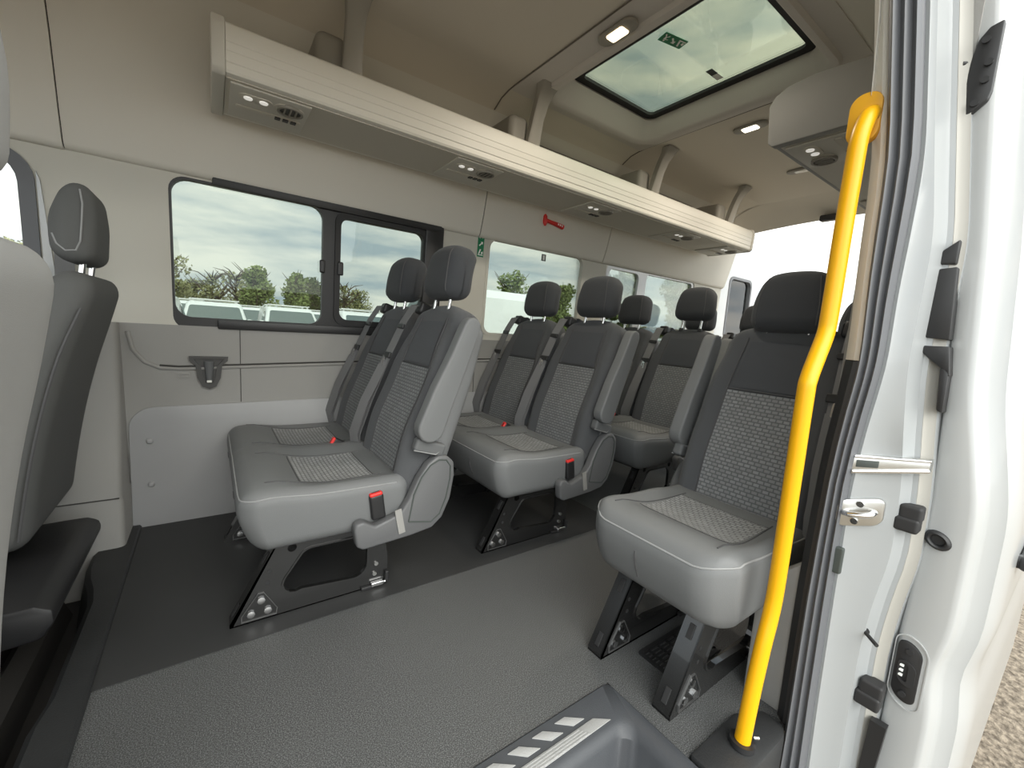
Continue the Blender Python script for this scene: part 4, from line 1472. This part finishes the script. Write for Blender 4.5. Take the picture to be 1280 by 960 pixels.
        for u, v in ((0.41, 0.050), (0.415, 0.085)):
            bm = B()
            cyl(bm, (u, py, v), (u, py-0.005, v), 0.007, 8)
            put('rivet', bm, M['alu'], pl)
    bm = B()
    ya, yb = plates[0][0], plates[-1][0]
    for x in (0.16, 0.38):
        cyl(bm, (x, ya, 0.208), (x, yb, 0.208), 0.013, 10)
        put('cross_tube', bm, M['steel'], root)
        bm = B()
    rbox(bm, (0.30, 0, 0.232), (0.17, hw-0.06, 0.012), 0.008)
    put('seat_pan', bm, M['steel'], root)
    # recliner cover on the aisle side
    s = aisle
    bm = B()
    poly = [(0.316, 0.262), (0.322, 0.280), (0.345, 0.285), (0.366, 0.272), (0.383, 0.262), (0.42, 0.275), (0.462, 0.288), (0.49, 0.33), (0.52, 0.395), (0.552, 0.442), (0.588, 0.466), (0.622, 0.462), (0.648, 0.438), (0.652, 0.39), (0.640, 0.31), (0.612, 0.245), (0.575, 0.214), (0.50, 0.203), (0.345, 0.192), (0.326, 0.205)]
    prism(bm, poly, lambda u, v, d: (u, s*(hw-0.004+d), v), 0, 0.038, bev=0.008, seg=3)
    cv = put('recliner_cover', bm, M['cover'], root, angle=40)
    bm = B()
    inner = [(0.49, 0.255), (0.505, 0.345), (0.53, 0.40), (0.56, 0.437), (0.59, 0.452), (0.618, 0.448), (0.634, 0.425), (0.634, 0.38), (0.622, 0.315), (0.60, 0.26), (0.57, 0.238)]
    tube(bm, [(u, s*(hw+0.034), v) for u, v in inner+inner[:1]], 0.0028, 6)
    put('cover_edge', bm, M['labelgrey'], cv)
    bm = B()
    strap(bm, [(0.452, s*(hw+0.036), 0.305), (0.458, s*(hw+0.037), 0.27), (0.468, s*(hw+0.036), 0.222)], (1, 0, 0.2), 0.022, 0.003)
    put('release_strap', bm, M['greytrim'], cv)
    # buckles
    for i, yc in enumerate(ycs):
        if i == 0:
            by, bx, bz, tl = s*(hw+0.002), 0.395, 0.315, math.radians(-8)
        else:
            by, bx, bz, tl = 0.03, 0.40, 0.385, math.radians(-60)
        M4 = Matrix.Translation((bx, by, bz)) @ Matrix.Rotation(tl, 4, 'Y')
        bm = B()
        rbox(bm, (0, 0, 0), (0.022, 0.012, 0.042), 0.008, M4=M4)
        bb = put('buckle', bm, M['black'], root)
        bm = B()
        rbox(bm, (0, 0, 0.043), (0.0205, 0.0115, 0.006), 0.005, M4=M4)
        put('buckle_button', bm, M['red'], bb)
        bm = B()
        box(bm, (0, 0.0, 0.0485), (0.024, 0.004, 0.002), M4)
        put('buckle_slot', bm, M['black'], bb, smooth=False)
    return root

DW = 0.445
ds = make_seat('double_passenger_seat', 'charcoal double seat in the first row, nearest the camera, side plate facing the aisle', 'double passenger seats', [-0.222, 0.228], DW, -1, [(-0.39, 0.045), (0.16, 0.045)])
ds.location = (0.027, 1.72, 0)
for x, y, lab in ((0.867, 1.72, 'charcoal double seat in the second row, behind the nearest double seat'),
             (1.715, 1.72, 'charcoal double seat in the third row, seen between the second row seats'),
             (2.56, 1.72, 'charcoal double seat in the last row, mostly hidden, at the back of the van')):
    c = copy_tree(ds)
    c.location = (x, y, 0)
    c['label'] = lab
ss = make_seat('single_passenger_seat', 'charcoal single seat with patterned cloth beside the yellow pole', 'single passenger seats', [0.0], 0.216, 1, [(-0.142, 0.05), (0.078, 0.05)])
ss.location = (0.872, 0.615, 0)
c = copy_tree(ss)
c.location = (1.72, 0.615, 0)
c['label'] = 'charcoal single seat behind the front single seat, glimpsed between yellow pole and pillar'
for seat in [o for o in COL.objects if o.name.startswith('double_passenger_seat')]:
    if abs(seat.location.x-1.715) < 0.01:      # the near headrest of this seat is raised
        hs = [h for h in seat.children if h.name.startswith('headrest') and h.location.y < 0]
        for h in hs:
            h.location.z += 0.035
            h.location.x += 0.011

for o_ in COL.objects:                             # headrests pushed further down
    if o_.name.startswith('headrest') and o_.parent and 'headrest_' not in o_.name:
        dz = 0.060 if o_.parent.name.startswith('single') else (0.018 if abs(o_.parent.location.x-0.867) < 0.01 else 0.011)
        o_.location.z -= dz
        o_.location.x -= dz*0.32
# care label on the nearest seat
bm = B()
rbox(bm, (-0.012, 0.155, 0.035), (0.003, 0.010, 0.007), 0.002)
bk = [o for o in ds.children if o.name.startswith('backrest')][0]
put('care_label', bm, M['labelwhite'], bk)

# ================================================================== front seats, seen from behind
def front_seat(name, label, loc, hw, rec, zb, zt, cloth, hz, side_cloth):
    root = empty(name, loc)
    tag(root, label, 'van seat')
    bm = B()
    H = zt-zb
    def df(x, y, z):
        t = z/H
        y *= 1-0.16*sst(0.72, 1.0, t)
        x -= 0.02*math.sin(math.pi*min(1, t))*(1 if x < 0 else -0.6)
        x *= 1-0.30*sst(0.65, 1.0, t)
        return (x, y, z)
    rbox(bm, (-0.065, 0, H/2), (0.065, hw, H/2), 0.055, n=(3, 10, 14), deform=df)
    bk = put('backrest', bm, cloth, root, loc=(0, 0, zb), rot=(0, rec, 0), angle=70)
    bm = B()
    for s in (-1,):
        tube(bm, [(df(-0.018, 0, z)[0]+0.004, s*hw*(1-0.16*sst(0.72, 1, z/H))*0.993-0.001, z) for z in lin(0.05, H-0.09, 14)], 0.0035, 6)
    put('side_seam', bm, M['stitchdark'], bk)
    bm = B()
    def hd(x, y, z):
        t = (z+0.105)/0.21
        y *= 1-0.18*sst(0.3, 1.0, t)
        x *= 1-0.25*sst(0.5, 1, t)
        if x < 0:
            x *= 1+0.25*math.sin(math.pi*t)
        return (x, y, z)
    hx = math.sin(rec)*H-0.07
    rbox(bm, (0, 0, 0), (0.043, 0.125, 0.108), 0.040, n=(3, 8, 6), deform=hd)
    h = put('headrest', bm, side_cloth, root, loc=(hx+0.012, 0, hz), rot=(0, math.radians(4), 0), angle=70)
    bm = B()
    tube(bm, [(0.008, -0.106, 0.088), (0.016, -0.117, 0.05), (0.017, -0.1245, 0.0), (0.016, -0.1255, -0.05), (0.008, -0.124, -0.075), (-0.012, -0.1235, -0.080), (-0.030, -0.118, -0.065), (-0.040, -0.112, -0.04)], 0.0022, 6)
    put('headrest_seam', bm, M['stitch'], h)
    for s in (-1, 1):
        bm = B()
        tube(bm, [(0.012, s*0.06, -0.09), (0.006, s*0.06, -0.19)], 0.0075, 12)
        put('headrest_post', bm, M['chrome'], h)
        bm = B()
        tube(bm, [(0.0075, s*0.06, -0.148), (0.006, s*0.06, -0.165)], 0.016, 12)
        put('post_collar', bm, M['black'], h)
    bm = B()
    rbox(bm, (-0.30, 0, 0.30), (0.23, hw*0.98, 0.09), 0.06, n=(4, 6, 2))
    put('seat_cushion', bm, cloth, root, loc=(0, 0, 0), angle=70)
    return root
drv = front_seat('driver_seat', 'charcoal driver seat seen from behind, beside the pale door pillar', (-0.395, 1.755, 0), 0.25, math.radians(12.5), 0.24, 0.985, M['fabricdark'], 1.112, M['fabricdark'])
bm = B()
prism(bm, [(-0.13, 0.20), (0.055, 0.205), (0.085, 0.188), (0.086, 0.155), (0.060, 0.115), (-0.10, 0.105)], lambda u, v, d: (u, d, v), -0.43, 0.10, bev=0.012)
put('base_cover', bm, M['black'], drv, angle=40)
bm = B()
box(bm, (-0.25, 0.0, 0.02), (0.30, 0.36, 0.34))
put('seat_base', bm, M['steel'], drv, smooth=False)
pas = front_seat('front_passenger_seat', 'grey front passenger seat back cut off by the left edge', (-0.256, 0.62, 0), 0.245, math.radians(8), 0.22, 0.968, M['greyseat'], 1.125, M['greyseat'])
bm = B()
box(bm, (-0.25, 0.0, 0.02), (0.30, 0.34, 0.34))
put('seat_base', bm, M['steel'], pas, smooth=False)
bm = B()
strap(bm, [(-0.41, 2.155, 1.10), (-0.415, 2.16, 0.95), (-0.42, 2.165, 0.84)], (1, 0, 0), 0.05, 0.004)
tag(put('seat_belt', bm, M['webbing']), 'dark belt strap on the pillar behind the driver headrest', 'seat belt')

# ================================================================== outside: parked vans and trees
GZ = -0.66
def make_van(name, label, L=4.4, Wd=1.82, H=1.86, hood=1.08, rack_bars=True):
    """small white van, front towards -Y, origin on the ground under its nose"""
    root = empty(name)
    tag(root, label, 'van', 'white vans parked outside')
    hw = Wd/2
    prof = [(0.0, 0.30), (0.02, 0.75), (0.10, 0.92), (0.95, hood+0.06), (1.62, H-0.12), (1.95, H-0.02), (2.6, H), (L-0.15, H-0.06), (L, H-0.22), (L+0.03, 0.9), (L, 0.32), (L-0.3, 0.28), (0.3, 0.26)]
    bm = B()
    xs = [-1.0, -0.97, -0.90, -0.6, 0, 0.6, 0.90, 0.97, 1.0]
    rings = []
    for t in xs:
        e = abs(t)
        sh = 0.0 if e < 0.9 else (e-0.9)/0.1
        ring_ = []
        for y, z in prof:
            zz = 0.30+(z-0.30)*(1-0.05*sh**2)
            yy = L/2+(y-L/2)*(1-0.03*sh**2)
            xx = t*hw*(1-0.16*sst(hood-0.05, H, z))
            ring_.append((xx, yy, zz))
        rings.append(ring_)
    loft(bm, rings)
    put('body', bm, M['vanwhite'], root, angle=30)
    def on_ws(u, v, d):
        # windscreen plane between (0.95,hood+.06) and (1.62,H-.12)
        y = 0.95+(1.62-0.95)*v
        z = hood+0.06+(H-0.12-hood-0.06)*v
        k = 1-0.16*sst(hood-0.05, H, z)
        return (u*hw*k, y-0.012-d, z+0.012+d)
    bm = B()
    prism(bm, rr(-0.86, 0.10, 0.86, 0.93, 0.09), on_ws, 0, 0.004)
    put('windscreen', bm, M['carglass'], root, smooth=False)
    for s in (-1, 1):
        bm = B()
        f = lambda u, v, d: (s*(hw*(1-0.16*sst(hood-0.05, H, v))+0.004+d), u, v)
        prism(bm, [(1.35, hood+0.08), (2.35, hood+0.06), (2.35, H-0.2), (1.78, H-0.2)], f, 0, 0.004)
        put('side_window', bm, M['carglass'], root, smooth=False)
        bm = B()
        rbox(bm, (s*(hw+0.03), 1.28, hood+0.16), (0.08, 0.06, 0.10), 0.05)
        put('mirror', bm, M['vanwhite'], root)
        bm = B()
        rbox(bm, (s*hw*0.80, 0.07, 0.80), (0.13, 0.09, 0.10), 0.05)
        put('headlight', bm, M['lens'], root)
        bm = B()
        rbox(bm, (s*(hw*0.94), L+0.0, 1.05), (0.06, 0.05, 0.20), 0.04)
        put('tail_light', bm, M['tail'], root)
        for y in (0.85, L-0.9):
            bm = B()
            cyl(bm, (s*(hw-0.20), y, 0.32), (s*(hw+0.005), y, 0.32), 0.32, 24)
            put('wheel', bm, M['tyre'], root)
    bm = B()
    prism(bm, rr(-0.62, 1.12, 0.62, 1.62, 0.06), lambda u, v, d: (u, L+0.012+d-(0.16*max(0, v-1.3)), v), 0, 0.004)
    put('rear_window', bm, M['carglass'], root, smooth=False)
    bm = B()
    box(bm, (0, 0.02, 0.55), (1.0, 0.06, 0.14))
    put('grille', bm, M['tyre'], root, smooth=False)
    if rack_bars:
        for y in (2.1, 3.2):
            bm = B()
            rbox(bm, (0, y, H+0.06), (0.70, 0.03, 0.02), 0.015)
            for s in (-1, 1):
                box(bm, (s*0.62, y, H+0.02), (0.05, 0.06, 0.09))
            put('roof_bar', bm, M['alu'], root)
    return root
va = make_van('white_van', 'white van with roof bars facing the first side window, left of its middle')
va.location = (0.14, 15.5, GZ)
vb = copy_tree(va)
vb.location = (2.40, 15.7, GZ)
vb['label'] = 'white van with roof bars facing the first side window, beside its divider bar'
others = [
    ('white van with a red tail light at the left edge of the first side window', (-1.36, 15.2, GZ), math.pi, 1.0),
    ('white van behind the two facing vans, far left in the first side window', (-0.95, 22.5, GZ), 0, 1.05),
    ('white van roof between the two nearest facing vans, one row back', (1.55, 23.0, GZ), 0, 1.0),
    ('white van one row back, just right of the divider bar of the first window', (4.7, 22.0, GZ), 0, 1.0),
    ('white van seen through the sliding pane beside the far headrest', (4.40, 13.4, GZ), 0, 1.0),
    ('tall white van filling the left half of the second side window', (7.05, 17.1, GZ), math.pi, 1.5),
    ('white van low in the second side window behind the headrests', (10.6, 12.6, GZ), math.radians(-15), 1.0),
    ('white van through the rear side window', (16.5, 11.0, GZ), math.radians(-20), 0.9),
]
for lab, loc, rz, sc in others:
    c = copy_tree(va)
    c.location = loc
    c.rotation_euler = (0, 0, rz)
    c.scale = (sc, sc, sc)
    c['label'] = lab

def leaf_mesh(bm, c, r, n, size, rnd, squash=1.0):
    for i in range(n):
        while True:
            p = Vector((rnd.uniform(-1, 1), rnd.uniform(-1, 1), rnd.uniform(-1, 1)))
            if 0.25 < p.length < 1: break
        p = Vector((c[0]+p.x*r, c[1]+p.y*r, c[2]+p.z*r*squash))
        a = Vector((rnd.uniform(-1, 1), rnd.uniform(-1, 1), rnd.uniform(-1, 1))).normalized()*size*rnd.uniform(0.6, 1.3)
        b = a.orthogonal().normalized()*size*rnd.uniform(0.5, 1.0)
        vs = [bm.verts.new(p+a), bm.verts.new(p+b), bm.verts.new(p-a), bm.verts.new(p-b)]
        face(bm, vs)
def make_tree(name, label, H, R, material, seed, dens=1.0, bare=False):
    rnd = random.Random(seed)
    root = empty(name)
    tag(root, label, 'tree', 'trees beyond the parked vans')
    bm = B()
    tube(bm, [(0, 0, 0), (0.05, 0, H*0.3), (0.0, 0.05, H*0.6), (0.05, 0, H*0.9)], [0.22, 0.17, 0.10, 0.03], 8)
    for k in range(14 if not bare else 40):
        z = H*rnd.uniform(0.25, 0.85)
        a = rnd.uniform(0, 6.28)
        l = R*rnd.uniform(0.5, 1.0)
        p1 = Vector((math.cos(a)*l*0.5, math.sin(a)*l*0.5, z+l*0.4))
        p2 = Vector((math.cos(a)*l*0.9, math.sin(a)*l*0.9, min(H, z+l*0.9)))
        tube(bm, [(0, 0, z), p1, p2], [0.07, 0.045, 0.015], 5)
    put('trunk', bm, M['bark'], root)
    bm = B()
    for k in range(20):
        a = rnd.uniform(0, 6.28)
        t = rnd.uniform(0.12, 1.0)
        d = R*0.62*rnd.uniform(0.2, 1.0)*(1.1-0.5*t)
        leaf_mesh(bm, (math.cos(a)*d, math.sin(a)*d, H*(0.18+0.72*t)), R*rnd.uniform(0.24, 0.44), int(110*dens), 0.15, rnd)
    put('crown', bm, material, root, smooth=False)
    return root
ta = make_tree('leafy_tree', 'olive tree at the left edge of the first side window', 6.2, 2.4, M['leafb'], 1)
ta.location = (-2.9, 45, GZ)
tb = make_tree('leafy_tree', 'sparse twiggy tree left of middle in the first side window', 5.3, 2.3, M['leafb'], 2, dens=0.35, bare=True)
tb.location = (0.2, 51, GZ)
tcn = make_tree('leafy_tree', 'dense dark green tree in the middle of the first side window', 5.9, 2.1, M['leafa'], 3, dens=1.5)
tcn.location = (3.35, 45, GZ)
def put_tree(src, lab, loc, sc, rz):
    c = copy_tree(src)
    c.location = loc
    c.scale = (sc, sc, sc)
    c.rotation_euler = (0, 0, rz)
    c['label'] = lab
put_tree(tb, 'sparse twiggy tree between two leafy ones in the first side window', (2.5, 58, GZ), 1.2, 1.0)
put_tree(tcn, 'rounded green tree just left of the divider bar', (6.9, 48, GZ), 1.02, 2.0)
put_tree(tcn, 'green tree touching the divider bar of the first side window', (10.0, 53, GZ), 1.05, 4.0)
put_tree(ta, 'low green tree in the sliding pane of the first side window', (16.2, 58, GZ), 0.95, 0.6)
put_tree(ta, 'low bushy tree behind the leftmost van roofs', (-1.2, 60, GZ), 0.85, 0.4)
put_tree(tb, 'bare thin tree in the sliding pane, beside the divider bar', (11.5, 47, GZ), 1.0, 3.0)
td = make_tree('leafy_tree', 'bright green tree on the left of the second side window', 6.6, 2.3, M['leafa'], 9, dens=1.3)
td.location = (21.3, 30, GZ)
put_tree(td, 'bright green tree on the right of the second side window', (27.0, 30, GZ), 0.94, 1.5)
put_tree(td, 'green tree in the rear side window, left pane', (20.5, 17.5, GZ), 0.85, 2.4)
put_tree(td, 'green tree in the rear side window, right pane', (24.5, 16.5, GZ), 0.85, 3.7)
put_tree(ta, 'pale green tree seen through the driver door window', (-10.5, 42, GZ), 0.9, 2.2)
bx = empty('site_cabin', (16.9, 66, GZ))
tag(bx, 'pale grey blocky building in the sliding pane', 'building')
bm = B()
box(bm, (0, 0, 2.4), (3.0, 3.0, 4.8))
put('wall', bm, M['building'], bx, smooth=False)
bm = B()
for z in (1.4, 2.6, 3.8):
    for x in (-0.8, 0.5):
        box(bm, (x, -1.51, z), (0.6, 0.04, 0.5))
put('window_row', bm, M['carglass'], bx, smooth=False)
